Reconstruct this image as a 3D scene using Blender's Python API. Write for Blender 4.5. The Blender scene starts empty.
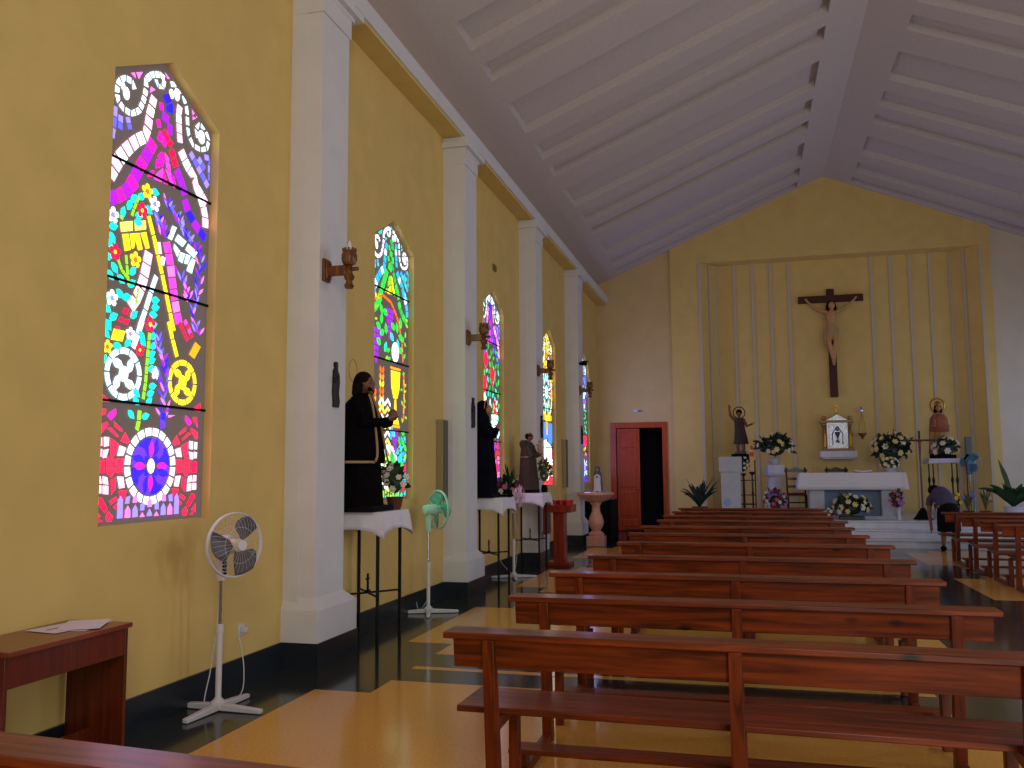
import bpy, math, random
from mathutils import Vector, Matrix
C = bpy.context.scene.collection
PI = math.pi
def sr(r, g, b):
    f = lambda c: c/12.92 if c <= .04045 else ((c+.055)/1.055)**2.4
    return (f(r/255), f(g/255), f(b/255), 1)
# ------------------------------------------------------------ materials
MATS = {}
def mat(name, col, rough=.6, metal=0, spec=.5, var=.0, scale=6, bump=0, emit=None, es=1, coat=0, stretch=None):
    if name in MATS: return MATS[name]
    m = bpy.data.materials.new(name); m.use_nodes = True
    nt = m.node_tree; b = nt.nodes['Principled BSDF']
    b.inputs['Base Color'].default_value = col
    b.inputs['Roughness'].default_value = rough
    b.inputs['Metallic'].default_value = metal
    b.inputs['Specular IOR Level'].default_value = spec
    b.inputs['Coat Weight'].default_value = coat
    if var or bump:
        tc = nt.nodes.new('ShaderNodeTexCoord'); mp = nt.nodes.new('ShaderNodeMapping')
        if stretch: mp.inputs['Scale'].default_value = stretch
        n = nt.nodes.new('ShaderNodeTexNoise'); n.inputs['Scale'].default_value = scale
        n.inputs['Detail'].default_value = 5
        nt.links.new(tc.outputs['Object'], mp.inputs[0]); nt.links.new(mp.outputs[0], n.inputs['Vector'])
        if var:
            r = nt.nodes.new('ShaderNodeValToRGB')
            r.color_ramp.elements[0].position = .3; r.color_ramp.elements[1].position = .7
            r.color_ramp.elements[0].color = tuple(c*(1-var) for c in col[:3])+(1,)
            r.color_ramp.elements[1].color = tuple(min(1, c*(1+var)) for c in col[:3])+(1,)
            nt.links.new(n.outputs['Fac'], r.inputs[0]); nt.links.new(r.outputs[0], b.inputs['Base Color'])
        if bump:
            bp = nt.nodes.new('ShaderNodeBump'); bp.inputs['Strength'].default_value = bump
            bp.inputs['Distance'].default_value = .01
            nt.links.new(n.outputs['Fac'], bp.inputs['Height']); nt.links.new(bp.outputs[0], b.inputs['Normal'])
    if emit:
        b.inputs['Emission Color'].default_value = emit
        b.inputs['Emission Strength'].default_value = es
    MATS[name] = m
    return m
def wood(name, c1, c2, rough=.3, scale=1.0, axis=0, knots=True, coat=.3):
    m = bpy.data.materials.new(name); m.use_nodes = True
    nt = m.node_tree; b = nt.nodes['Principled BSDF']; L = nt.links.new
    tc_ = nt.nodes.new('ShaderNodeTexCoord'); oi = nt.nodes.new('ShaderNodeObjectInfo'); mp = nt.nodes.new('ShaderNodeMapping')
    ad = nt.nodes.new('ShaderNodeVectorMath'); ad.operation = 'MULTIPLY_ADD'; ad.inputs[1].default_value = (1,1,1)
    sc_ = nt.nodes.new('ShaderNodeVectorMath'); sc_.operation = 'SCALE'; sc_.inputs[0].default_value = (7,5,3)
    L(oi.outputs['Random'], sc_.inputs['Scale']); L(tc_.outputs['Object'], ad.inputs[0]); L(sc_.outputs[0], ad.inputs[2])
    s = [14*scale]*3; s[axis] = .9*scale; mp.inputs['Scale'].default_value = s
    n = nt.nodes.new('ShaderNodeTexNoise'); n.inputs['Scale'].default_value = 2.2; n.inputs['Detail'].default_value = 7
    n.inputs['Distortion'].default_value = .6
    L(ad.outputs[0], mp.inputs[0]); L(mp.outputs[0], n.inputs['Vector'])
    r = nt.nodes.new('ShaderNodeValToRGB'); r.color_ramp.elements[0].position = .32; r.color_ramp.elements[1].position = .68
    r.color_ramp.elements[0].color = c1; r.color_ramp.elements[1].color = c2
    L(n.outputs['Fac'], r.inputs[0]); out = r.outputs[0]
    if knots:
        mk = nt.nodes.new('ShaderNodeMapping'); k = [5.0]*3; k[axis] = 2.4; mk.inputs['Scale'].default_value = k
        v = nt.nodes.new('ShaderNodeTexVoronoi'); v.inputs['Scale'].default_value = 1.0
        L(ad.outputs[0], mk.inputs[0]); L(mk.outputs[0], v.inputs['Vector'])
        kr = nt.nodes.new('ShaderNodeValToRGB'); kr.color_ramp.elements[0].position = .05; kr.color_ramp.elements[1].position = .13
        kr.color_ramp.elements[0].color = (.12, .1, .1, 1); kr.color_ramp.elements[1].color = (1, 1, 1, 1)
        L(v.outputs['Distance'], kr.inputs[0])
        mx = nt.nodes.new('ShaderNodeMix'); mx.data_type = 'RGBA'; mx.blend_type = 'MULTIPLY'; mx.inputs[0].default_value = 1
        L(out, mx.inputs[6]); L(kr.outputs[0], mx.inputs[7]); out = mx.outputs[2]
    L(out, b.inputs['Base Color']); b.inputs['Roughness'].default_value = rough; b.inputs['Coat Weight'].default_value = coat
    b.inputs['Coat Roughness'].default_value = .16; b.inputs['Specular IOR Level'].default_value = .25
    MATS[name] = m
    return m
WALLY = mat('yellow_plaster', sr(216, 187, 112), .9, var=.05, scale=3, bump=.15)
WALL_LIT = mat('light_paled_plaster', sr(210, 182, 126), .9, var=.05, scale=3, bump=.15)  # yellow plaster with the pale window light put into its colour
WHITE = mat('white_plaster', sr(214, 214, 216), .85, var=.03, scale=4, bump=.1)
WALLR_LIT = mat('light_whitened_plaster', sr(212, 200, 176), .9, var=.04, scale=3)  # same yellow plaster, whitened to stand in for bluish window light
WHITEW = mat('white_wall_paint', sr(212, 212, 214), .85, var=.03, scale=4)
STRIP = mat('strip_paint', sr(196, 182, 158), .9)
CEIL = mat('ceiling_paint', sr(196, 186, 184), .9, var=.04, scale=20, bump=.2)
GRAN = mat('dark_granite', sr(40, 46, 46), .12, var=.35, scale=120)
SKIRT = mat('skirting_granite', sr(26, 34, 42), .3, var=.3, scale=90)
OCHRE = mat('ochre_terrazzo', sr(214, 158, 74), .16, var=.16, scale=70)
MARB = mat('white_marble', sr(206, 210, 222), .25, var=.08, scale=5)
PINKM = mat('pink_marble', sr(206, 150, 134), .35, var=.12, scale=14)
PEW = wood('pew_wood', sr(70, 26, 6), sr(140, 58, 14), .42, axis=0, coat=.16)
PEWV = wood('pew_post_wood', sr(70, 26, 6), sr(128, 52, 13), .4, axis=2, knots=False, coat=.1)
DESK = wood('desk_laminate', sr(80, 28, 14), sr(112, 42, 20), .35, axis=2, knots=False)
DESKT = wood('desk_top_laminate', sr(110, 50, 30), sr(140, 66, 40), .3, axis=1, knots=False)
DOORW = wood('door_wood', sr(158, 54, 18), sr(196, 78, 30), .4, axis=2, knots=False)
VOTW = wood('votive_wood', sr(120, 36, 16), sr(156, 54, 26), .35, axis=2, knots=False)
DARKW = wood('dark_turned_wood', sr(70, 42, 16), sr(128, 80, 32), .35, axis=2, knots=False)
CROSSW = wood('cross_wood', sr(58, 24, 16), sr(82, 36, 24), .5, axis=2, knots=False, coat=0)
CHAIRW = wood('chair_wood', sr(28, 14, 12), sr(46, 24, 20), .4, axis=2, knots=False)
BLACKC = mat('black_cloth', sr(9, 7, 10), 1, spec=.1, var=.3, scale=14)
NAVYC = mat('navy_cloth', sr(12, 14, 24), 1, spec=.1, var=.3, scale=14)
BROWNC = mat('brown_habit', sr(58, 44, 34), .85, var=.2, scale=14)
BRONZE = mat('dark_bronze', sr(40, 40, 44), .45, .6)
GOLD = mat('gold', sr(190, 140, 50), .35, .7)
GOLDC = mat('gold_trim', sr(168, 140, 88), .7)
BRASS = mat('brass', sr(150, 110, 60), .35, .8)
SILVER = mat('silver_relief', sr(190, 196, 206), .25, .8, bump=1, scale=30, var=.2)
SKIN = mat('painted_skin', sr(170, 120, 84), .5)
SKIND = mat('dark_painted_skin', sr(112, 74, 50), .5)
PSKIN = mat('person_skin', sr(150, 100, 76), .6)
HAIR = mat('dark_hair', sr(22, 14, 10), .9, spec=.15)
IRON = mat('black_iron', sr(12, 12, 14), .5, .3)
CLOTH = mat('white_cloth', sr(222, 222, 232), .9)
LACE = mat('lace_cloth', sr(200, 200, 216), .9, var=.12, scale=60)
FANP = mat('fan_plastic', sr(206, 206, 212), .4)
FANG = mat('fan_green_lit_plastic', sr(170, 214, 196), .4)  # green of the window light put into the fan head's colour
FANB = mat('fan_blue_plastic', sr(96, 150, 178), .4)
FANPK = mat('fan_pink_plastic', sr(210, 186, 200), .4)
BLADE = mat('grey_blade', sr(88, 86, 92), .35)
BLADEG = mat('green_lit_blade', sr(70, 160, 140), .3)  # blades carry the same green window light in their colour
BLADEB = mat('blue_blade', sr(60, 110, 140), .3)
CREAMP = mat('cream_plastic', sr(220, 200, 160), .4)
CHROME = mat('chrome', sr(170, 170, 175), .2, .9)
PAPER = mat('paper', sr(226, 218, 232), .9)
RED = mat('red_print', sr(170, 40, 50), .7)
REDP = mat('red_plastic', sr(200, 30, 36), .35)
SPK = mat('speaker_grille', sr(92, 92, 78), .7, var=.15, scale=60)
SPKS = mat('speaker_side', sr(150, 140, 100), .7)
LEAF = mat('green_leaf', sr(34, 66, 30), .5, var=.35, scale=9)
LEAFD = mat('dark_leaf', sr(20, 44, 24), .45, var=.3, scale=9)
LEAFG = mat('grey_green_leaf', sr(84, 96, 62), .6, var=.3, scale=9)
FW = mat('white_petal', sr(226, 222, 206), .7); FY = mat('pale_yellow_petal', sr(222, 206, 130), .7)
FC = mat('cream_petal', sr(230, 214, 168), .7); FO = mat('orange_petal', sr(214, 104, 40), .7)
FP = mat('pink_petal', sr(206, 110, 140), .7); FL = mat('lilac_petal', sr(150, 120, 210), .7)
FR = mat('red_petal', sr(170, 30, 50), .7); FYY = mat('yellow_petal', sr(226, 196, 40), .7)
TERRA = mat('terracotta', sr(96, 46, 34), .8, var=.1)
BLACK = mat('matt_black', sr(9, 8, 9), .9, spec=.2)
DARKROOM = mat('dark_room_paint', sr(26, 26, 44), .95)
ORANGE = mat('carmen_robe', sr(150, 84, 46), .7, var=.2, scale=12)
CARMB = mat('carmen_tunic', sr(160, 112, 50), .7, var=.2, scale=18)
BLUEC = mat('blue_mantle', sr(70, 80, 130), .7)
LOIN = mat('loincloth', sr(176, 150, 100), .8, var=.1)
CANDLE = mat('candle_wax', sr(226, 180, 110), .6)
SHIRT = mat('checked_shirt', sr(74, 66, 96), .9, var=.35, scale=26)
STONE = mat('altar_stone', sr(178, 184, 196), .5, var=.08, scale=7)
LEAD = mat('resin_with_bloom', sr(112, 102, 98), .85, var=.08, scale=20, emit=sr(118,104,100), es=.42)  # greyed, with a faint glow put in for bloom from the bright glass
# ------------------------------------------------------------ mesh builder
class MB:
    def __init__(s): s.v = []; s.f = []; s.m = []; s.mi = 0
    def add(s, vs, fs):
        o = len(s.v); s.v += [tuple(p) for p in vs]
        for f in fs: s.f.append([o+i for i in f]); s.m.append(s.mi)
        return s
    def box(s, x0, x1, y0, y1, z0, z1):
        return s.add([(x0,y0,z0),(x1,y0,z0),(x1,y1,z0),(x0,y1,z0),(x0,y0,z1),(x1,y0,z1),(x1,y1,z1),(x0,y1,z1)],
                     [(0,3,2,1),(4,5,6,7),(0,1,5,4),(1,2,6,5),(2,3,7,6),(3,0,4,7)])
    def prism(s, poly, z0, z1, tr=lambda p: p):
        n = len(poly)
        return s.add([tr((x,y,z0)) for x,y in poly]+[tr((x,y,z1)) for x,y in poly],
                     [list(range(n))[::-1], list(range(n,2*n))]+[(i,(i+1)%n,n+(i+1)%n,n+i) for i in range(n)])
    def loft(s, rings, n=20, fold=0, nf=7, cap=True, ph=0):
        # rings: (cx, cy, z, rx, ry)
        o = []
        for (cx, cy, z, rx, ry) in rings:
            for i in range(n):
                a = 2*PI*i/n; k = 1+fold*math.sin(nf*a+ph+z*3)
                o.append((cx+rx*k*math.cos(a), cy+ry*k*math.sin(a), z))
        fs = [(j*n+i, j*n+(i+1)%n, (j+1)*n+(i+1)%n, (j+1)*n+i) for j in range(len(rings)-1) for i in range(n)]
        if cap: fs += [list(range(n))[::-1], [(len(rings)-1)*n+i for i in range(n)]]
        return s.add(o, fs)
    def lathe(s, prof, c=(0,0,0), n=20):
        return s.loft([(c[0], c[1], c[2]+z, max(r,1e-4), max(r,1e-4)) for r, z in prof], n)
    def tube(s, pts, r, n=8, closed=False):
        pts = [Vector(p) for p in pts]; k = len(pts)
        rs = r if isinstance(r, (list, tuple)) else [r]*k
        o = []; up = None
        for i, p in enumerate(pts):
            if closed: d = pts[(i+1)%k]-pts[i-1]
            else: d = pts[min(i+1,k-1)]-pts[max(i-1,0)]
            d.normalize()
            if up is None:
                up = Vector((0,0,1)) if abs(d.z) < .9 else Vector((1,0,0))
            a = d.cross(up)
            if a.length < 1e-4: a = d.cross(Vector((0,1,0)))
            a.normalize(); b = a.cross(d).normalized(); up = b
            for j in range(n):
                t = 2*PI*j/n; o.append(p+(a*math.cos(t)+b*math.sin(t))*rs[i])
        m = k if closed else k-1
        fs = [(i*n+j, i*n+(j+1)%n, ((i+1)%k)*n+(j+1)%n, ((i+1)%k)*n+j) for i in range(m) for j in range(n)]
        if not closed: fs += [list(range(n))[::-1], [(k-1)*n+j for j in range(n)]]
        return s.add(o, fs)
    def ball(s, c, rx, ry=None, rz=None, n=14, h=9, R=None):
        ry = ry or rx; rz = rz or rx
        o = []; c = Vector(c)
        for j in range(1, h):
            ph = PI*j/h
            for i in range(n):
                t = 2*PI*i/n; o.append(Vector((rx*math.sin(ph)*math.cos(t), ry*math.sin(ph)*math.sin(t), rz*math.cos(ph))))
        o += [Vector((0,0,rz)), Vector((0,0,-rz))]
        if R: o = [R @ p for p in o]
        o = [p+c for p in o]
        fs = [(j*n+i, (j+1)*n+i, (j+1)*n+(i+1)%n, j*n+(i+1)%n) for j in range(h-2) for i in range(n)]
        T = (h-1)*n
        fs += [(T, i, (i+1)%n) for i in range(n)]+[(T+1, (h-2)*n+(i+1)%n, (h-2)*n+i) for i in range(n)]
        return s.add(o, fs)
    def leaf(s, base, tip, w, bend=0, seg=4, nrm=None):
        base = Vector(base); tip = Vector(tip); d = tip-base
        side = d.cross(Vector(nrm) if nrm else Vector((0,0,1)))
        if side.length < 1e-5: side = Vector((1,0,0))
        side.normalize(); o = []
        for i in range(seg+1):
            t = i/seg; p = base+d*t+Vector((0,0,1))*bend*math.sin(PI*t)
            ww = w*math.sin(PI*min(.97, .06+t*.94))*.5
            o += [p-side*ww, p+Vector((0,0,-ww*.25)), p+side*ww]
        return s.add(o, [f for i in range(seg) for f in ((3*i,3*i+1,3*i+4,3*i+3),(3*i+1,3*i+2,3*i+5,3*i+4))])
    def build(s, name, mats, parent=None, label=None, smooth=True, bevel=0, solid=0, sub=0):
        me = bpy.data.meshes.new(name); me.from_pydata(s.v, [], s.f)
        if not isinstance(mats, (list, tuple)): mats = [mats]
        for m in mats: me.materials.append(m)
        me.polygons.foreach_set('material_index', s.m)
        me.polygons.foreach_set('use_smooth', [smooth]*len(s.f))
        me.update(); me.validate()
        if smooth: me.set_sharp_from_angle(angle=math.radians(40))
        o = bpy.data.objects.new(name, me); C.objects.link(o)
        if parent: o.parent = parent
        if label: o['label'] = label
        if solid:
            q = o.modifiers.new('solid', 'SOLIDIFY'); q.thickness = solid; q.offset = 0
        if bevel:
            q = o.modifiers.new('bevel', 'BEVEL'); q.width = bevel; q.segments = 2; q.limit_method = 'ANGLE'
        if sub:
            q = o.modifiers.new('sub', 'SUBSURF'); q.levels = sub; q.render_levels = sub
        return o
def tag(o, label, cat, group=None):
    o['label'] = label; o['category'] = cat
    if group: o['group'] = group
    return o
def thing(name, label, cat, loc=(0,0,0), rz=0, group=None):
    o = bpy.data.objects.new(name, None); C.objects.link(o); o.empty_display_size = .1
    o.location = loc; o.rotation_euler = (0,0,rz); return tag(o, label, cat, group)
def put(o, loc=(0,0,0), rz=0):
    o.location = loc; o.rotation_euler = (0,0,rz); return o
def struct(name, mb, m, **k):
    o = mb.build(name, m, **k)
    if not k.get('parent'): o['kind'] = 'structure'
    return o
def dup(root, loc, rz=0, label=None):
    r = root.copy(); C.objects.link(r); r.location = loc; r.rotation_euler = (0,0,rz)
    if label: r['label'] = label
    for ch in list(root.children):
        c = ch.copy(); C.objects.link(c); c.parent = r
        for g in ch.children:
            d = g.copy(); C.objects.link(d); d.parent = c
    return r
# ============================================================ SETTING
XL, XR, RX, RZ, SL = -3.63, 7.73, 2.05, 8.71, .418
Y0, YD, YC, YN = -3.0, 22.5, 22.4, 22.9
def cz(x): return RZ-SL*abs(x-RX)
PER = 3.9
# ---- floor: dark granite with ochre terrazzo bays
m = MB(); m.box(XL-.2, XR+.2, Y0-.2, 24.2, -.12, 0); struct('floor', m, GRAN)
n = 0
for cx in (-.7, 5.09):
    m = MB()
    for k in range(-1, 4):
        c = 6.75+PER*(k-1)     # joint line between bays
        if c > 18: continue
        a, b = c+.5, c+PER-.47
        a2, b2 = c+.95, c+PER-.85
        b = min(b, 18.2); b2 = min(b2, 17.9)
        w1, w2 = 1.9, 2.33
        poly = [(cx-w1,a),(cx+w1,a),(cx+w1,a2),(cx+w2,a2),(cx+w2,b2),(cx+w1,b2),(cx+w1,b),(cx-w1,b),(cx-w1,b2),(cx-w2,b2),(cx-w2,a2),(cx-w1,a2)]
        m.prism(poly, -.01, .0015)
        if k >= 0: m.box(cx-w1, cx+w1, c-.07, c+.02, -.01, .0015)
    n += 1; o = struct('trim_%d' % n, m, OCHRE, smooth=False)
# ---- left wall with five gabled openings
WY = [4.36+PER*k for k in range(5)]; WW = 1.1; SILL, SH, AP = 1.24, 4.01, 4.29
def side_wall(name, X, out, yend):
    m = MB(); q = []
    def quad(*p): m.add([(X, y, z) for y, z in p], [tuple(range(len(p)))])
    ys = Y0; top = 6.5
    for w in [WY[0]-PER]+WY:
        quad((ys,0),(w,0),(w,top),(ys,top)); e = w+WW; c = w+WW/2
        quad((w,0),(e,0),(e,SILL),(w,SILL))
        quad((w,SH),(c,AP),(c,top),(w,top)); quad((c,AP),(e,SH),(e,top),(c,top))
        # reveals
        P = [(w,SILL),(e,SILL),(e,SH),(c,AP),(w,SH)]
        for i in range(5):
            a, b = P[i], P[(i+1)%5]
            m.add([(X,)+a, (X,)+b, (X+out,)+b, (X+out,)+a], [(0,1,2,3)])
        ys = e
    quad((ys,0),(yend,0),(yend,top),(ys,top))
    return struct(name, m, WALLY, smooth=False)
side_wall('wall_left', XL, -.12, YD)
side_wall('wall_right', XR, .12, YD)
# ---- ceiling: sloped, recessed panels between ribs
def slope_side(sg):
    m = MB()
    def P(s, y, d=0): return (RX+sg*s, y, RZ-SL*s+d)
    S0, S1, S2 = .62, 5.09, 5.68+.1
    def q(s0, s1, y0, y1, d=0): m.add([P(s0,y0,d),P(s1,y0,d),P(s1,y1,d),P(s0,y1,d)], [(0,1,2,3)])
    q(0, S0, Y0, YD+.3); q(S1, S2, Y0, YD+.3)
    y = Y0
    for j in range(-3, 4):
        for a, b in ((7.45, 8.55), (9.05, 9.72), (10.12, 10.6)):
            a += PER*j; b += PER*j
            if a < Y0 or b > YD-.2: continue
            q(S0, S1, y, a); q(S0, S1, a, b, .14)
            for ya in (a, b): m.add([P(S0,ya),P(S1,ya),P(S1,ya,.14),P(S0,ya,.14)], [(0,1,2,3)])
            for ss in (S0, S1): m.add([P(ss,a),P(ss,b),P(ss,b,.14),P(ss,a,.14)], [(0,1,2,3)])
            y = b
    q(S0, S1, y, YD+.3)
    # thickness shell above
    m.add([P(0,Y0,.4),P(S2,Y0,.4),P(S2,YD+.3,.4),P(0,YD+.3,.4)], [(0,1,2,3)])
    return m
m = slope_side(-1); m2 = slope_side(1); m.add(m2.v, m2.f)
struct('ceiling', m, CEIL, smooth=False)
m = MB(); m.box(XL-.1, -3.38, Y0, YD, 5.80, 6.0); struct('wall_left_soffit', m, WALLY)
m = MB(); m.box(-3.385, -3.35, Y0, YD, 5.83, 6.02); struct('trim_3', m, WHITE, bevel=.005)
m = MB(); m.box(XR-.27, XR+.1, Y0, YD, 5.82, 6.02); struct('trim_4', m, WHITE)
# ---- entrance wall behind the camera
m = MB()
for x0, x1, z0, z1 in ((XL-.2,.6,0,9),(3.5,XR+.2,0,9),(.6,3.5,3.2,4),(.6,3.5,6.8,9)): m.box(x0, x1, Y0-.2, Y0, z0, z1)
struct('wall_entrance', m, WALLY, smooth=False)
# ---- altar end: door wall, central block with splayed niche, right wall whitened in colour for window light
m = MB()
m.box(XL-.2, -3.19, YD, YD+.2, 0, 9); m.box(-2.02, -1.7, YD, YD+.2, 0, 9); m.box(-3.19, -2.02, YD, YD+.2, 2.61, 9)
struct('wall_door_side', m, WALL_LIT, smooth=False)
m = MB(); m.box(5.68, XR+.2, YD, YD+.2, 0, 9); struct('wall_right_of_altar', m, WALLR_LIT)
NZ = 6.74; NL, NR, BL, BR = -.95, 5.42, -.6, 4.9
m = MB()
m.box(-1.72, NL, YC, YD+.2, 0, 9); m.box(NR, 5.68, YC, YD+.2, 0, 9); m.box(NL, NR, YC, YN, NZ, 9)
struct('wall_altar', m, WALLY, smooth=False); m = MB()
m.add([(NL,YC,0),(BL,YN,0),(BL,YN,NZ),(NL,YC,NZ)], [(0,1,2,3)])
m.add([(NR,YC,0),(BR,YN,0),(BR,YN,NZ),(NR,YC,NZ)], [(0,3,2,1)])
struct('wall_niche_sides', m, WALLY, smooth=False)
m = MB(); m.box(BL, BR, YN, YN+.1, 0, NZ); struct('wall_niche', m, WALLY, smooth=False)
def strip(i, x, y, ang=0):
    m = MB(); m.box(-.035, .035, -.02, .0, .48, NZ); o = struct('trim_%d' % i, m, STRIP); put(o, (x, y, 0), ang)
i = 5
for x in (-.6,-.15,.3,.74,1.18,3.12,3.56,4.0,4.45,4.9): strip(i, x, YN-.003); i += 1
aL = math.atan2(YN-YC, BL-NL); aR = math.atan2(YC-YN, NR-BR)
strip(i, (NL+BL)/2+.005, (YC+YN)/2-.005, aL); strip(i+1, (NR+BR)/2-.005, (YC+YN)/2-.005, aR)
strip(i+2, NL-.04, YC-.001); strip(i+3, NR+.04, YC-.001); i += 4
# ---- pillars on both side walls
def pillar(i, X, sg, y):
    # sg=+1: projects towards +X
    m = MB()
    def b(d0, d1, y0, y1, z0, z1):
        xs = sorted((X+sg*d0, X+sg*d1)); m.box(xs[0], xs[1], y0, y1, z0, z1)
    b(-.05, .13, y-.31, y+.23, .2, 5.5); b(-.05, .28, y-.30, y+.21, .2, 5.62)
    b(-.05, .32, y-.33, y+.40, 0, .45)
    x1, x0 = X+sg*.32, X+sg*.28; A = [(X,y-.33,.45),(x1,y-.33,.45),(x1,y+.40,.45),(X,y+.40,.45)]
    B = [(X,y-.30,.55),(x0,y-.30,.55),(x0,y+.21,.55),(X,y+.21,.55)]
    m.add(A+B, [(0,1,5,4),(1,2,6,5),(2,3,7,6),(4,5,6,7)])
    b(-.05, .295, y-.315, y+.225, 5.44, 5.62)
    b(-.05, .35, y-.36, y+.37, 5.66, 5.73); b(-.05, .30, y-.31, y+.28, 5.62, 5.81)
    o = struct('trim_%d' % i, m, WHITE, smooth=False)
    k = MB(); xs = sorted((X, X+sg*.33)); k.box(xs[0], xs[1], y-.34, y+.41, 0, .2); k.build('skirting', SKIRT, parent=o, smooth=False)
PYS = [6.8+PER*k for k in range(-2, 4)]
for y in PYS:
    pillar(i, XL, 1, y); i += 1
for y in PYS[1:]:
    pillar(i, XR, -1, y); i += 1
m = MB(); m.box(XL, XL+.02, Y0, YD, 0, .2); struct('baseboard_left', m, SKIRT, smooth=False)
m = MB(); m.box(XR-.02, XR, Y0, YD, 0, .2); struct('baseboard_right', m, SKIRT)
m = MB(); m.box(XL, -3.3, YD-.02, YD, 0, .2); struct('baseboard_altar_end', m, SKIRT)
# ---- altar platform: three marble steps
m = MB()
for k in range(3): m.box(-1.66, 6.4, 18.5+.42*k, YD+.3, .16*k, .16*(k+1)-.025); m.box(-1.68, 6.42, 18.47+.42*k, YD+.3, .16*(k+1)-.025, .16*(k+1))
struct('floor_platform', m, MARB, smooth=False, bevel=.005)
# ---- door beside the altar, left leaf shut, right half open to a dark room
m = MB(); m.box(-3.33, -3.19, YD-.05, YD+.12, 0, 2.74); m.box(-2.02, -1.9, YD-.05, YD+.12, 0, 2.74); m.box(-3.19, -2.02, YD-.05, YD+.12, 2.6, 2.74)
dr = struct('door_1', m, DOORW, smooth=False, bevel=.008)
m = MB(); m.box(-3.18, -2.6, YD+.02, YD+.06, .01, 2.59)
for z0, z1 in ((.12,.3),(.38,1.0),(1.1,2.02),(2.1,2.5)): m.box(-3.1, -2.68, YD-.0, YD+.02, z0, z1)
m.build('door_leaf', DOORW, dr, smooth=False, bevel=.01)
m = MB(); m.tube([(-2.66,YD+.02,1.05),(-2.66,YD-.04,1.05),(-2.76,YD-.04,1.05)], .012); m.build('door_handle', BRASS, dr)
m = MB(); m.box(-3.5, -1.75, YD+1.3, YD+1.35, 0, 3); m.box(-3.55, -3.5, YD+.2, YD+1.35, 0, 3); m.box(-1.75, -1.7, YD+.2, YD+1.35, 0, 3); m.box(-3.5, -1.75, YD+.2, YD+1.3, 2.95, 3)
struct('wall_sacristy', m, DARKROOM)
# ============================================================ STAINED GLASS
HM = [0.0013464350674687296, 0.00048688243459098614, 3.587231161057635, -0.002156945267619559, -0.005171166434553953, 4.032679567022596, -0.001368350998189734, 4.458286469548106e-05]
PAL = {'W': (235,245,255), 'C': (190,238,255), 'w': (255,190,228), 'p': (236,112,208), 'P': (232,60,190), 'L': (134,118,240), 'l': (86,86,224),
       'B': (40,20,220), 'b': (90,40,230), 'V': (150,20,220), 'M': (220,20,160), 'R': (236,16,66), 'r': (236,30,70), 'Y': (255,222,30), 'y': (246,230,96),
       'T': (20,210,190), 't': (30,200,190), 'G': (30,200,60), 'g': (126,200,20), 'O': (240,96,14), 'E': (20,160,70), 'c': (20,160,214), 'u': (60,120,230), 'o': (240,146,20)}
GLM = {k: mat('glass_'+k+('_bright' if k.islower() else '_deep'), sr(*v), .3, emit=sr(*v), es=2.1) for k, v in PAL.items()}
KEYS = list(PAL)
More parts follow.
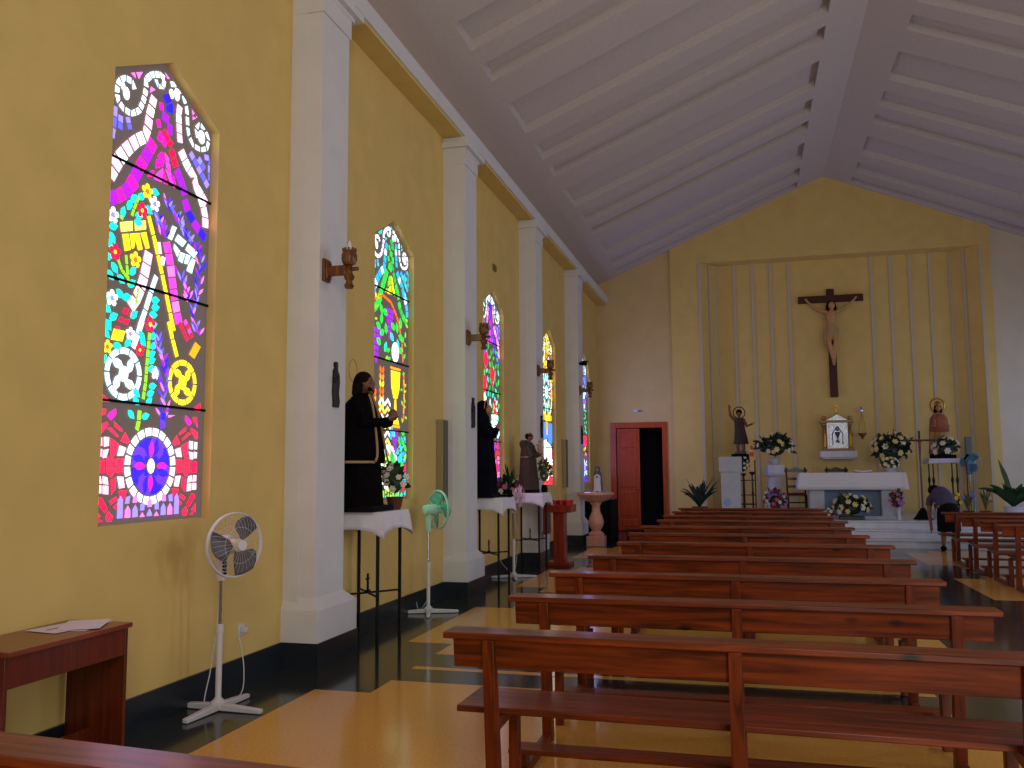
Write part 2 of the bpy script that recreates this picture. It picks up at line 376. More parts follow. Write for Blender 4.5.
class Art:
    """flat coloured pieces on the pane; coordinates are u (along the wall, 0..1) and z"""
    def __init__(s): s.mb = MB()
    def poly(s, pts, c):
        if len(pts) < 3: return
        a = sum(pts[i][0]*pts[(i+1)%len(pts)][1]-pts[(i+1)%len(pts)][0]*pts[i][1] for i in range(len(pts)))
        if a < 0: pts = pts[::-1]
        s.mb.mi = KEYS.index(c)
        s.mb.add([(0, u, z) for u, z in pts], [list(range(len(pts)))])
    def chain(s, path, w, cols, n, gap=.12):
        # n tiles along a polyline
        L = [0]
        for a, b in zip(path, path[1:]): L.append(L[-1]+math.hypot(b[0]-a[0], b[1]-a[1]))
        def at(t):
            t = max(0, min(L[-1], t))
            for i in range(len(L)-1):
                if t <= L[i+1] or i == len(L)-2:
                    k = (t-L[i])/max(1e-6, L[i+1]-L[i]); a, b = path[i], path[i+1]
                    d = (b[0]-a[0], b[1]-a[1]); q = math.hypot(*d) or 1
                    return (a[0]+d[0]*k, a[1]+d[1]*k), (d[0]/q, d[1]/q)
        step = L[-1]/n
        ww = w if isinstance(w, (list, tuple)) else (w, w)
        for i in range(n):
            t0 = (i+gap/2)*step; t1 = (i+1-gap/2)*step
            (x0, y0), _ = at(t0); (x1, y1), _ = at(t1)
            _, (a0, b0) = at(t0-step*.12); _, (a1, b1) = at(t1+step*.12)
            w0 = ww[0]+(ww[1]-ww[0])*i/n; w1 = ww[0]+(ww[1]-ww[0])*(i+1)/n
            s.poly([(x0-b0*w0/2, y0+a0*w0/2), (x0+b0*w0/2, y0-a0*w0/2), (x1+b1*w1/2, y1-a1*w1/2), (x1-b1*w1/2, y1+a1*w1/2)], cols[i % len(cols)])
    def leaf(s, u, z, a, l, w, c):
        dx, dy = math.cos(a), math.sin(a)
        P = [(-.5,0),(-.25,.42),(.1,.5),(.5,0),(.1,-.5),(-.25,-.42)]
        s.poly([(u+dx*p*l-dy*q*w, z+dy*p*l+dx*q*w) for p, q in P], c)
    def disc(s, u, z, ru, rz, c, n=14): s.poly([(u+ru*math.cos(2*PI*i/n), z+rz*math.sin(2*PI*i/n)) for i in range(n)], c)
    def ring(s, u, z, r0, r1, n, cols, gap=.14, ex=1.0):
        for i in range(n):
            a0 = 2*PI*(i+gap/2)/n; a1 = 2*PI*(i+1-gap/2)/n; am = (a0+a1)/2
            s.poly([(u+r*ex*math.cos(a), z+r*math.sin(a)) for r, a in ((r0,a0),(r1,a0),(r1,am),(r1,a1),(r0,a1),(r0,am))], cols[i % len(cols)])
    def flower(s, u, z, r, c, cc='R', n=5):
        for i in range(n):
            a = 2*PI*i/n+.3; s.disc(u+r*.62*math.cos(a), z+r*.62*math.sin(a), r*.36, r*.36, c, 7)
        s.disc(u, z, r*.25, r*.25, cc, 6)
    def tiles(s, u0, u1, z0, z1, nu, nz, cols, rnd, j=.2, inside=None):
        du, dz = (u1-u0)/nu, (z1-z0)/nz
        for a in range(nu):
            for b in range(nz):
                cu, cz_ = u0+du*(a+.5), z0+dz*(b+.5)
                if inside and not inside(cu, cz_): continue
                q = []
                for su, sz in ((-1,-1),(1,-1),(1,1),(-1,1)):
                    q.append((cu+su*du*.43+rnd.uniform(-j,j)*du*.4, cz_+sz*dz*.43+rnd.uniform(-j,j)*dz*.4))
                s.poly(q, cols[rnd.randrange(len(cols))])
def px(k, ox, oy):
    """measured drawing coordinates -> pane coordinates"""
    def f(x, y):
        X = ox+x/k; Y = oy+y/k; d = HM[6]*X+HM[7]*Y+1
        return ((HM[0]*X+HM[1]*Y+HM[2])/d-4.47+.028, 1.55+((HM[3]*X+HM[4]*Y+HM[5])/d-1.55)*.985)
    return f
A1, A3, A4, A5, A6 = px(3.075,80,50), px(5.12,130,50), px(4.8,90,170), px(4.8,85,320), px(5.485,85,400)
def M_(f, pts): return [f(*p) for p in pts]
def top_panel(a, spir, side, side2, spire, almond, outer, corner):
    # scrolls of pale tiles
    a.chain(M_(A1, [(206,112),(198,150),(185,182),(160,190),(138,175),(122,150),(118,118),(124,90),(145,80),(165,92),(172,118)]), .04, spir, 13, .26)
    a.disc(*A1(147,128), .03, .042, spir[0]); a.disc(*A1(137,106), .02, .026, spir[0])
    a.chain(M_(A1, [(206,108),(206,85),(222,68),(248,68),(262,82)]), .042, spir, 5, .2)
    a.chain(M_(A3, [(178,140),(170,185),(140,165),(135,135)]), .034, spir, 3, .2)
    a.chain(M_(A3, [(205,160),(240,165),(268,215),(290,285),(292,350),(295,415),(320,475),(358,498),(390,490),(398,445),(378,385),(345,362),(332,405),(345,440)]), .034, spir, 14, .26)
    a.disc(*A3(362,432), .04, .05, spir[0]); a.disc(*A3(240,215), .03, .045, spir[0]); a.disc(*A3(213,212), .025, .035, spir[0])
    for t in (((0,95),(30,100),(35,135)),((35,98),(72,97),(50,140)),((178,98),(205,135),(192,135)),((310,262),(330,310),(318,320)),((335,300),(360,330),(335,332)),((318,325),(335,335),(318,345)),((110,175),(133,192),(105,208))):
        a.poly(M_(A3, t), corner)
    # pale ribbon each side of the spire
    a.chain(M_(A3, [(128,225),(112,290),(103,330),(97,378),(82,432),(40,455),(-10,500),(-55,560),(-100,640)]), (.06,.1), side, 10, .18)
    a.chain(M_(A3, [(255,270),(248,320),(250,365),(252,420),(256,465)]), .055, side, 4)
    a.chain(M_(A3, [(258,500),(290,580),(325,640),(335,690),(365,740),(385,780)]), .075, side, 6)
    a.chain(M_(A4, [(505,65),(530,130),(548,200),(550,270)]), .07, side, 4)
    a.chain(M_(A1, [(112,165),(110,210),(102,265)]), .05, side2, 3); a.chain(M_(A1, [(130,195),(128,240)]), .04, side2, 2); a.chain(M_(A1, [(150,200),(158,240)]), .04, side2, 2)
    a.chain(M_(A3, [(305,510),(350,600),(395,690)]), .05, side2, 5); a.chain(M_(A3, [(345,540),(378,600)]), .05, side2, 2); a.chain(M_(A3, [(375,535),(402,540),(402,660)]), .04, side2, 4)
    # spire
    a.chain(M_(A3, [(185,210),(203,265),(205,310)]), .075, spire[:1], 2); a.chain(M_(A3, [(160,255),(165,300)]), .04, spire[1:2], 1)
    a.chain(M_(A3, [(165,320),(200,350)]), .06, spire[2:3], 2); a.chain(M_(A3, [(205,365),(203,425)]), .05, spire[2:3], 1)
    a.chain(M_(A3, [(145,340),(152,390)]), .04, spire[1:2], 1); a.chain(M_(A3, [(145,420),(190,470)]), .07, spire[1:2], 2); a.chain(M_(A3, [(170,400),(215,480)]), .05, spire[3:4], 3)
    a.chain(M_(A3, [(125,455),(95,520),(60,580),(30,640),(0,700)]), .085, spire[1:3], 5)
    a.chain(M_(A3, [(210,495),(235,590)]), .06, spire[3:4], 2); a.chain(M_(A3, [(235,600),(262,665),(280,735)]), .07, spire[2:3], 3)
    a.chain(M_(A4, [(225,40),(190,85),(150,118),(100,130)]), .085, spire[1:3], 4)
    a.chain(M_(A4, [(450,130),(470,195),(500,255),(550,320)]), .07, [spire[2],spire[0]], 4)
    for t in (((160,510),(140,535),(150,545),(180,550),(172,515)),((178,512),(200,545),(200,570),(182,552)),((135,550),(132,598),(170,585),(178,555),(150,548)),((183,558),(205,575),(208,618),(185,590)),
              ((170,592),(120,640),(130,655),(165,668)),((118,605),(95,620),(92,640),(118,640),(128,612)),((172,598),(172,672),(195,680)),((180,598),(210,680),(228,700),(210,620)),((205,625),(228,640),(235,700))):
        a.poly(M_(A3, t), almond[len(t) % len(almond)])
def bottom_ring(a, ring, disc, drop, side, pale, fan, u0=.5, z0=1.64):
    U, Z = A6(362, 362)
    a.ring(U, Z, .195, .245, 20, ring, .2)
    a.ring(U, Z, .105, .185, 8, [disc[0], disc[-1]], .1)
    for q in range(4):
        for k in range(3):
            aa = PI/2*q+PI/4+(k-1)*.42; a.leaf(U+.12*math.cos(aa), Z+.12*math.sin(aa), aa, .11, .055, disc[k % len(disc)])
        aa = PI/2*q; a.leaf(U+.11*math.cos(aa), Z+.11*math.sin(aa), aa, .11, .05, drop)
        for sg in (-1, 1): a.leaf(U+.155*math.cos(aa+sg*.3), Z+.155*math.sin(aa+sg*.3), aa+sg*.5, .08, .03, disc[0])
        a.leaf(U+.055*math.cos(aa+PI/4), Z+.055*math.sin(aa+PI/4), aa+PI/4, .07, .05, disc[0])
    a.disc(U, Z, .036, .048, 'W')
    L = [('r',(145,65),(175,45),(178,75),(150,110),(128,85)),('r',(95,45),(125,48),(120,75),(90,90)),('r',(82,140),(130,118),(135,135),(95,188),(80,180)),('r',(165,115),(210,160),(208,175),(170,145)),
         ('r',(130,155),(150,150),(190,195),(185,205)),('r',(88,85),(102,90),(85,115)),('r',(200,225),(225,175),(248,225),(235,238)),
         ('w',(80,205),(103,205),(103,250),(80,252)),('w',(112,202),(140,203),(138,250),(112,255)),('w',(78,270),(103,268),(100,310),(78,308)),('w',(108,275),(138,268),(125,315),(105,318)),
         ('r',(148,208),(190,240),(165,310),(148,300)),('w',(195,248),(230,262),(215,305),(182,305)),('r',(75,330),(115,330),(115,400),(72,400)),('r',(125,320),(150,305),(172,330),(172,362),(125,362)),
         ('r',(125,370),(172,370),(172,395),(150,425),(125,400)),('r',(180,322),(215,322),(212,400),(180,400)),('w',(72,420),(95,418),(100,458),(72,458)),('w',(105,418),(130,425),(135,465),(105,458)),
         ('w',(70,470),(98,468),(98,512),(68,512)),('w',(105,470),(135,472),(135,518),(105,515)),('r',(148,440),(175,425),(172,490),(150,520)),('w',(182,420),(215,422),(222,480),(192,485)),
         ('r',(80,540),(100,535),(130,600),(115,620),(72,560)),('r',(190,500),(235,495),(215,550),(195,530)),('r',(140,555),(175,530),(185,545),(150,575)),('r',(160,590),(185,565),(195,575),(175,602)),
         ('r',(65,600),(95,640),(65,660)),('r',(120,640),(135,612),(160,640),(150,668),(125,668)),('r',(85,655),(105,668),(80,672))]
    mid = 362
    for q in L:
        c = pale if q[0] == 'w' else side[len(str(q)) % len(side)]
        P = [A6(*p) for p in q[1:]]; gu = sum(p[0] for p in P)/len(P); gz = sum(p[1] for p in P)/len(P); P = [(gu+(u-gu)*1.03, gz+(z-gz)*1.03) for u, z in P]; a.poly(P, c)
        P = [(2*U-u, z) for u, z in P]; a.poly(P, c)
    for k in range(9):
        t = (k-4)/4; u = U+t*.27; zt = Z-.33+.09*abs(t)**1.5+(.0 if k % 2 else .03)
        a.poly([(u-.026, 1.275), (u+.026, 1.275), (u+.024, zt), (u, zt+.03), (u-.024, zt)], fan[k % len(fan)])
        if 0 < k < 8: a.poly([(u-.02+t*.01, zt+.04), (u+.02+t*.01, zt+.04), (u+.02, zt+.09), (u-.02, zt+.08)], fan[(k+1) % len(fan)])
def swirl_leaves(a, rnd, box, n, cols, l=.1, w=.045):
    u0, u1, z0, z1 = box; pts = []
    for _ in range(n*6):
        if len(pts) >= n: break
        u, z = rnd.uniform(u0, u1), rnd.uniform(z0, z1)
        if all(math.hypot(u-p, z-q) > l*.72 for p, q in pts):
            pts.append((u, z)); a.leaf(u, z, rnd.uniform(0, PI), l, w, cols[rnd.randrange(len(cols))])
wins = []
# --- window 1: crossed keys
a = Art(); R1 = random.Random(4)
top_panel(a, ['W','W','C'], ['w','W','w'], ['L','l'], ['B','M','V','R'], ['P','M'], None, 'p')
bottom_ring(a, ['W'], ['B','b'], 'M', ['R','M','r'], 'w', ['L','p'])
# golden key
a.chain(M_(A4, [(283,210),(312,330),(352,520),(385,690),(402,770)]), .035, ['Y'], 6, .07)
for q in (((150,245),(208,238),(210,285),(155,292)),((218,240),(270,235),(272,278),(220,285))): a.poly(M_(A4, q), 'y')
for q in (((160,302),(190,300),(200,378),(172,384)),((195,300),(240,296),(255,375),(235,380),(222,330),(215,370),(205,372)),((245,296),(272,290),(288,368),(270,372))): a.poly(M_(A4, q), 'Y')
a.chain(M_(A5, [(400,0),(418,85),(440,175)]), .035, ['Y'], 2, .07)
U, Z = A5(465, 297); a.ring(U, Z, .118, .155, 10, ['Y'], .12); a.disc(U, Z, .042, .05, 'Y')
for k in range(4): a.leaf(U+.078*math.cos(PI/4+k*PI/2), Z+.082*math.sin(PI/4+k*PI/2), PI/4+k*PI/2+.5, .10, .055, 'Y')
# silver key
a.poly(M_(A4, [(395,258),(415,268),(392,330),(372,318)]), 'C')
for q in (((420,300),(460,335),(442,362),(405,330)),((468,345),(512,388),(495,415),(455,375)),((402,345),(430,380),(418,412),(400,370)),((432,385),(455,395),(440,440),(420,425)),((460,395),(480,405),(465,445),(448,440)),((485,415),(502,425),(485,490),(460,475),(470,445))): a.poly(M_(A4, q), 'C')
a.chain(M_(A4, [(320,500),(300,560),(282,620),(262,690),(240,750)]), .04, ['C'], 3, .08); a.poly(M_(A4, [(345,405),(362,415),(355,455),(338,440)]), 'C')
a.chain(M_(A5, [(278,-5),(255,70),(232,132)]), .045, ['C'], 2, .08)
U, Z = A5(190, 256); a.ring(U, Z, .125, .165, 10, ['C'], .12); a.disc(U, Z, .042, .05, 'W')
for k in range(4): a.leaf(U+.082*math.cos(PI/4+k*PI/2), Z+.085*math.sin(PI/4+k*PI/2), PI/4+k*PI/2+.5, .11, .06, 'C')
# straps
a.chain(M_(A4, [(285,385),(270,470),(255,540),(225,615),(195,655)]), (.075,.085), ['w'], 5)
for q in (((170,655),(190,665),(182,690),(160,680)),((198,672),(215,680),(205,705),(190,695)),((150,700),(165,705),(155,730),(140,720)),((172,710),(195,715),(185,740),(165,732)),((130,745),(150,750),(145,768),(125,765))): a.poly(M_(A4, q), 'R')
for q in (((135,60),(185,55),(195,100),(150,98)),): a.poly(M_(A5, [(145,38),(198,50),(185,100),(130,90)]), 'Y')
a.chain(M_(A4, [(365,335),(375,385),(385,450),(392,510),(398,560),(405,615),(415,680),(425,735)]), .075, ['P','P','p'], 7)
a.chain(M_(A4, [(330,335),(338,400)]), .035, ['w'], 1)
a.chain(M_(A5, [(450,5),(470,50),(490,95)]), .03, ['R'], 4); a.chain(M_(A5, [(475,-5),(495,40),(510,80)]), .035, ['P','R'], 4)
a.poly(M_(A5, [(525,100),(550,125),(520,182),(495,160)]), 'o')
# green stem, leaves and flowers
for x, y, g in ((120,265,.3),(115,320,-.9),(100,345,-.6),(125,465,-.8),(105,500,-.7),(155,520,-.5),(210,480,.8),(205,540,.7),(195,160,1.1),(165,195,1.3),(215,130,.9),(315,98,0),(240,212,.2),(285,185,-.4),(250,120,.4),(95,410,.2),(235,245,.1),(150,590,-.6),(180,605,.4),(100,600,.8),(90,660,-.5),(95,740,-.9),(120,700,.5),(315,620,.2),(315,655,.2),(305,690,.1),(215,690,.7)):
    a.leaf(*A4(x, y), g, .085, .05, 'T' if (x+y) % 3 else 't')
for p in ([(178,400),(182,450),(190,550)],[(150,450),(160,480),(185,510)],[(240,120),(220,165),(205,215)],[(140,420),(150,450)],[(150,215),(165,230)],[(235,560),(225,640)]): a.chain(M_(A4, p), .022, ['g'], 3)
a.chain(M_(A5, [(312,55),(305,130),(298,220),(292,300),(280,380)]), .028, ['g'], 8); a.chain(M_(A5, [(265,430),(258,510),(250,530)]), .035, ['g'], 2)
for x, y, g in ((330,72,.6),(330,120,.5),(322,160,.5),(322,192,.4),(320,230,.4),(325,315,.2),(315,350,.4),(308,388,.7),(248,388,-.6),(250,350,-.6),(225,452,-.7),(292,460,.3),(280,100,-.8),(275,70,-.6),(110,60,-.8),(160,120,.1),(210,105,.8),(98,185,1),(330,20,.4),(120,20,1)): a.leaf(*A5(x, y), g, .08, .045, 'T')
for x, y, c, cc in ((278,95,'Y','O'),(312,155,'W','L'),(254,187,'R','Y'),(118,210,'W','L'),(128,388,'R','Y'),(222,425,'Y','O'),(112,610,'W','L'),(290,735,'R','Y')): a.flower(*A4(x, y), .055, c, cc)
for x, y, c, cc in ((222,62,'W','L'),(266,140,'R','Y'),(115,125,'Y','O'),(338,252,'W','W')): a.flower(*A5(x, y), .045, c, cc)
# violet sprigs on the right
for f, path in ((A4, [(365,130),(400,185),(430,240),(455,290),(490,330),(530,400),(520,500),(505,600),(490,700)]), (A4, [(330,210),(345,260),(360,300)]), (A4, [(430,480),(460,560),(470,620)]), (A5, [(350,60),(360,140),(385,210),(370,290),(380,390),(370,480)]), (A5, [(520,0),(545,60)])):
    P = M_(f, path)
    for i in range(len(P)-1):
        for k in range(7):
            t = k/7; u = P[i][0]+(P[i+1][0]-P[i][0])*t; z = P[i][1]+(P[i+1][1]-P[i][1])*t
            s_ = 1 if k % 2 else -1
            a.leaf(u+s_*R1.uniform(.0, .05), z, PI/2-s_*R1.uniform(.3, .9), .08, .02, R1.choice(['b','B','L','p','V','l']))
a.chain(M_(A5, [(378,440),(370,490),(372,520)]), .05, ['B','b'], 2); a.poly(M_(A5, [(395,455),(430,455),(400,468)]), 'p')
for q in (((80,340),(130,392),(80,390)),((505,430),(548,395),(548,438))): a.poly(M_(A5, q), 'R')
wins.append(a)
def sky_grid(a, rnd, cols, j=.25):
    a.tiles(.02, .32, 3.5, 3.85, 4, 4, cols, rnd, j); a.tiles(.68, .98, 3.5, 3.85, 4, 4, cols, rnd, j)
# --- window 2: chalice, wheat and grapes in green
a = Art(); R2 = random.Random(9)
top_panel(a, ['W','W'], ['c','C','c'], ['c','t'], ['E','G','G','E'], ['Y','g'], None, 'T')
bottom_ring(a, ['W'], ['G','E'], 'R', ['R','c','T'], 'c', ['g','y','g','T'])
def cluster(u, z, w, h, c):
    for r in range(6):
        k = max(1, round((6-r)*.75))
        for i in range(k): a.disc(u+(i-(k-1)/2)*w/4, z-r*h/6, w/9, h/13, c, 8)
cluster(.15, 3.02-.0, .24, .38, 'V'); cluster(.5, 3.28, .2, .34, 'V')
a.chain([(.1,3.34),(.3,3.42),(.55,3.38),(.75,3.2),(.86,2.95),(.88,2.76)], .03, ['O'], 11)
swirl_leaves(a, R2, (.2,.42,2.85,3.3), 9, ['G','T','G'], .13, .075); swirl_leaves(a, R2, (.55,.82,2.85,3.2), 8, ['G','T'], .13, .075)
swirl_leaves(a, R2, (.02,.2,3.1,3.4), 6, ['g','Y'], .07, .03); swirl_leaves(a, R2, (.88,.99,2.8,3.3), 6, ['g','G'], .08, .035); swirl_leaves(a, R2, (.4,.5,2.75,2.9), 4, ['G','g'], .08, .05)
a.disc(.66, 2.85, .1, .11, 'W', 18)
for c0, n in ((.30,8),(.10,5)):
    for i in range(n):
        z = 2.62-i*.075-(.25 if n == 5 else 0)
        for sg in (-1,1): a.leaf(c0+sg*.035, z, PI/2-sg*.35, .085, .045, ['O','o','Y'][i % 3])
a.poly([(.54,2.64),(.8,2.64),(.78,2.45),(.72,2.34),(.62,2.34),(.56,2.45)], 'Y'); a.poly([(.52,2.68),(.82,2.68),(.8,2.655),(.54,2.655)], 'o')
a.poly([(.65,2.33),(.69,2.33),(.70,2.18),(.78,2.06),(.56,2.06),(.64,2.18)], 'Y'); a.poly([(.54,2.05),(.8,2.05),(.8,2.02),(.54,2.02)], 'o')
for i in range(9):
    z = 2.28-i*.085
    for u in (.3, .46): a.poly([(u-.075,z-.045),(u,z+.01),(u+.075,z-.045),(u+.075,z-.005),(u,z+.05),(u-.075,z-.005)], 'y' if i % 2 else 'W')
a.chain([(.9,2.66),(.92,2.4),(.9,2.1)], .03, ['O','o'], 7); swirl_leaves(a, R2, (.84,.98,2.02,2.65), 9, ['g','G'], .07, .03)
cluster(.66, 1.98, .18, .28, 'V'); swirl_leaves(a, R2, (.52,.64,1.9,2.02), 3, ['T','c'], .09, .07); swirl_leaves(a, R2, (.78,.98,1.6,2.0), 8, ['G','g','T'], .1, .055); swirl_leaves(a, R2, (.03,.2,1.75,1.95), 4, ['g','G','T'], .1, .055)
wins.append(a)
# --- window 3: pomegranates under a violet spire
a = Art(); R3 = random.Random(12)
top_panel(a, ['W','C'], ['p','w','p'], ['L','l'], ['B','V','b','V'], ['V','P'], None, 'c')
bottom_ring(a, ['W'], ['V','M'], 'R', ['V','M','R'], 'p', ['b','V'])
swirl_leaves(a, R3, (.05,.97,2.62,3.42), 46, ['E','G','T','E'], .12, .06)
for u, z in ((.28,3.2),(.62,3.0),(.2,2.84),(.75,2.5),(.3,2.45)): a.disc(u, z, .11, .12, 'R', 12); a.disc(u, z-.14, .05, .03, 'r', 8)
swirl_leaves(a, R3, (.05,.97,1.98,2.6), 34, ['E','T','G','C'], .12, .06); a.flower(.2, 2.6, .1, 'W', 'Y'); a.tiles(.55,.9,2.15,2.4,3,3,['C','W'],R3)
swirl_leaves(a, R3, (.02,.98,1.85,2.0), 8, ['V','M'], .1, .06)
wins.append(a)
# --- window 4: dove with rays above a loaf and jug
a = Art(); R4 = random.Random(5)
top_panel(a, ['y','W'], ['W','y'], ['O','o'], ['Y','o','Y','O'], ['Y','y'], None, 'Y')
bottom_ring(a, ['W'], ['Y','O'], 'R', ['R','r'], 'W', ['R','O'])
a.tiles(.02,.16,3.1,3.45,1,3,['O'],R4); a.tiles(.84,.98,2.95,3.5,1,4,['O','r'],R4)
for k in range(24):
    t = 2*PI*k/24; a.leaf(.5+.27*math.cos(t), 3.05+.3*math.sin(t), t, .22, .045, 'W' if k % 2 else 't')
a.disc(.5, 3.05, .12, .13, 'W', 14); a.ring(.5, 3.02, .42, .5, 22, ['Y','W','y'], .15)
a.ring(.5, 2.68, .1, .16, 10, ['t','Y'], .1); a.tiles(.05,.95,2.5,2.62,6,1,['Y','o'],R4)
for q, c in (([(.04,2.46),(.36,2.46),(.5,2.2),(.3,1.95),(.04,2.1)],'u'),([(.96,2.46),(.64,2.46),(.5,2.2),(.72,2.0),(.96,2.1)],'u'),([(.4,2.48),(.6,2.48),(.54,2.22),(.46,2.22)],'o')): a.poly(q, c)
a.poly([(.06,2.08),(.46,2.14),(.44,1.72),(.1,1.66)], 'W'); a.poly([(.5,2.1),(.9,2.0),(.86,1.66),(.48,1.7)], 'W'); a.chain([(.08,1.62),(.9,1.6)], .08, ['Y','o'], 6)
wins.append(a)
# --- window 5: blue and red flames
a = Art(); R5 = random.Random(8)
top_panel(a, ['C','W'], ['c','L'], ['u','l'], ['B','u','b','V'], ['c','C'], None, 'C')
bottom_ring(a, ['W'], ['B','u'], 'R', ['B','u','b'], 'C', ['B','b'])
a.tiles(.04,.96,3.0,3.45,6,4,['u','B','C','V'],R5); swirl_leaves(a, R5, (.4,.98,2.4,3.0), 20, ['E','G','T'], .12, .06); a.tiles(.04,.36,2.35,3.0,2,5,['R','r','V'],R5)
a.tiles(.04,.96,2.1,2.36,6,2,['R','r','M'],R5); swirl_leaves(a, R5, (.05,.95,1.9,2.1), 12, ['O','Y','G','o'], .12, .06)
wins.append(a)
CUT = .012
for k, a in enumerate(wins):
    y = WY[k]
    gx = XL-.065
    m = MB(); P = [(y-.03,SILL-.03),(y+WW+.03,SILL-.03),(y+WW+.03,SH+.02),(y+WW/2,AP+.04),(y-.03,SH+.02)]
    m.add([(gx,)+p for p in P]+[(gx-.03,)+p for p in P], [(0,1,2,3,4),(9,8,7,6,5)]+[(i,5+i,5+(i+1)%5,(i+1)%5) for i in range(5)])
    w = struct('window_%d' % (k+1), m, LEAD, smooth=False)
    # clip pieces to the opening, then shift them onto the pane
    b = MB(); b.m = []
    for f, mi in zip(a.mb.f, a.mb.m):
        pts = [(a.mb.v[i][1], a.mb.v[i][2]) for i in f]
        pts = [(u*1.02+.03, z) for u, z in pts]
        g = (AP-SH)/(WW/2)
        for nx, nz, c in ((1,0,-.025),(-1,0,WW-.02),(0,1,-(SILL+.02)),(-g,-1,SH+g*WW-.045),(g,-1,SH-.045)):
            out = []
            for i in range(len(pts)):
                p, q = pts[i], pts[(i+1)%len(pts)]
                dp = nx*p[0]+nz*p[1]+c; dq = nx*q[0]+nz*q[1]+c
                if dp >= 0: out.append(p)
                if (dp >= 0) != (dq >= 0):
                    t = dp/(dp-dq); out.append((p[0]+(q[0]-p[0])*t, p[1]+(q[1]-p[1])*t))
            pts = out
            if len(pts) < 3: break
        if len(pts) < 3: continue
        b.mi = mi; b.add([(gx+.006+len(b.f)*2e-6, y+u, z) for u, z in pts], [list(range(len(pts)))])
    g_ = b.build('stained_glass', [GLM[q] for q in KEYS], w, smooth=False)
    m = MB()
    for z in (1.985, 2.735, 3.485): m.box(gx, gx+.012, y-.01, y+WW+.01, z-.008, z+.008)
    m.build('joint_bar', BLACK, w, smooth=False)
# --- windows of the right-hand wall (daylight side), plain tinted panes
for k, y in enumerate(WY):
    gx = XR+.1
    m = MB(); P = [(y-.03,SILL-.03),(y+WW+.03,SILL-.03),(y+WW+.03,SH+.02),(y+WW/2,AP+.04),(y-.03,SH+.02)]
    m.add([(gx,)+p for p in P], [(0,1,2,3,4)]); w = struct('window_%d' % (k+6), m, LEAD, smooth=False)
    b = MB(); rn = random.Random(k)
    for a_ in range(6):
        for c_ in range(16):
            u, z = y+.06+a_*.165, SILL+.04+c_*.17; b.mi = rn.choice([KEYS.index(q) for q in 'CWLcw'])
            b.add([(gx-.006,u,z),(gx-.006,u+.15,z),(gx-.006,u+.15,z+.155),(gx-.006,u,z+.155)], [(0,1,2,3)])
    b.build('stained_glass', [GLM[q] for q in KEYS], w, smooth=False)
# ============================================================ PEWS
def make_pew():
    t = thing('pew', 'pew', 'pew')
    L = 1.3
    m = MB(); m.box(-L, L, 0, .165, .79, .82); m.build('top_rail', PEW, t, bevel=.006)
    m = MB(); m.add([(-L+.04,.045,.66),(L-.04,.045,.66),(L-.04,.075,.66),(-L+.04,.075,.66),(-L+.04,.03,.79),(L-.04,.03,.79),(L-.04,.06,.79),(-L+.04,.06,.79)],
        [(0,3,2,1),(4,5,6,7),(0,1,5,4),(1,2,6,5),(2,3,7,6),(3,0,4,7)]); m.build('back_board', PEW, t, bevel=.004)
    m = MB(); m.box(-L+.005, L-.005, .17, .54, .425, .455); m.build('seat', PEW, t, bevel=.006)
    m = MB(); m.box(-1.15, 1.15, -.55, -.41, .115, .14); m.build('kneeler', PEW, t, bevel=.005)
    for x in (-1.085, -.01, 1.085):
        w = .028
        m = MB(); m.add([(x-w,.07,.0),(x+w,.07,.0),(x+w,.15,.0),(x-w,.15,.0),(x-w,.0,.79),(x+w,.0,.79),(x+w,.045,.79),(x-w,.045,.79)],
            [(0,3,2,1),(4,5,6,7),(0,1,5,4),(1,2,6,5),(2,3,7,6),(3,0,4,7)]); m.build('post', PEWV, t, bevel=.004)
        m = MB(); m.box(x-.024, x+.024, .40, .455, 0, .37); m.build('leg', PEWV, t, bevel=.004)
        m = MB(); m.add([(x-.02,.12,.37),(x+.02,.12,.37),(x+.02,.50,.395),(x-.02,.50,.395),(x-.02,.10,.425),(x+.02,.10,.425),(x+.02,.52,.425),(x-.02,.52,.425)],
            [(0,3,2,1),(4,5,6,7),(0,1,5,4),(1,2,6,5),(2,3,7,6),(3,0,4,7)]); m.build('seat_bearer', PEWV, t, bevel=.003)
        m = MB(); m.box(x-.025, x+.025, -.53, .12, .0, .045); m.box(x-.022, x+.022, -.52, -.44, .045, .115); m.build('runner', PEWV, t, bevel=.004)
    return t
pew = make_pew()
far = [4.01,5.19,6.4,7.71,9.1,10.4,11.7,13.1,14.4,15.75,17.1]
ords = ['full pew of the main block nearest the camera, running off the right edge', 'second full pew of the main block, one row beyond the nearest', 'third full pew of the main block, two rows behind the nearest',
 'fourth full pew of the main block counted away from the camera', 'fifth full pew of the main block counted away from the camera', 'sixth full pew of the main block, the middle row of eleven', 'seventh full pew of the main block counted away from the camera',
 'eighth full pew of the main block, fourth from the altar steps', 'ninth full pew of the main block, third from the altar steps', 'tenth full pew of the main block, second from the altar steps', 'front pew of the main block, nearest to the altar steps']
G1 = 'wooden pews of the main block'; G2 = 'wooden pews right of the aisle'
for i, y in enumerate(far):
    o = pew if i == 0 else dup(pew, (0,0,0))
    put(o, ((-.06,-.065,-.085,-.035,.02,-.035,-.04,.03,.0,.03,.045)[i], y-.165, .0015), math.radians(-1.6 if i == 0 else 0)); o['label'] = 'Wooden pew, '+ords[i]; o['group'] = G1
    if len(o['label'].split()) > 16: o['label'] = ' '.join(o['label'].split()[:16]).rstrip(',')
for y, l in ((15.9,'farthest from the camera, beside the bending person'), (14.75,'second from the front'), (13.65,'third from the front'), (12.6,'nearest to the camera of the four seen')):
    o = dup(pew, (4.365, y-.165, .0015)); o['label'] = 'Wooden pew right of the aisle, '+l; o['group'] = G2
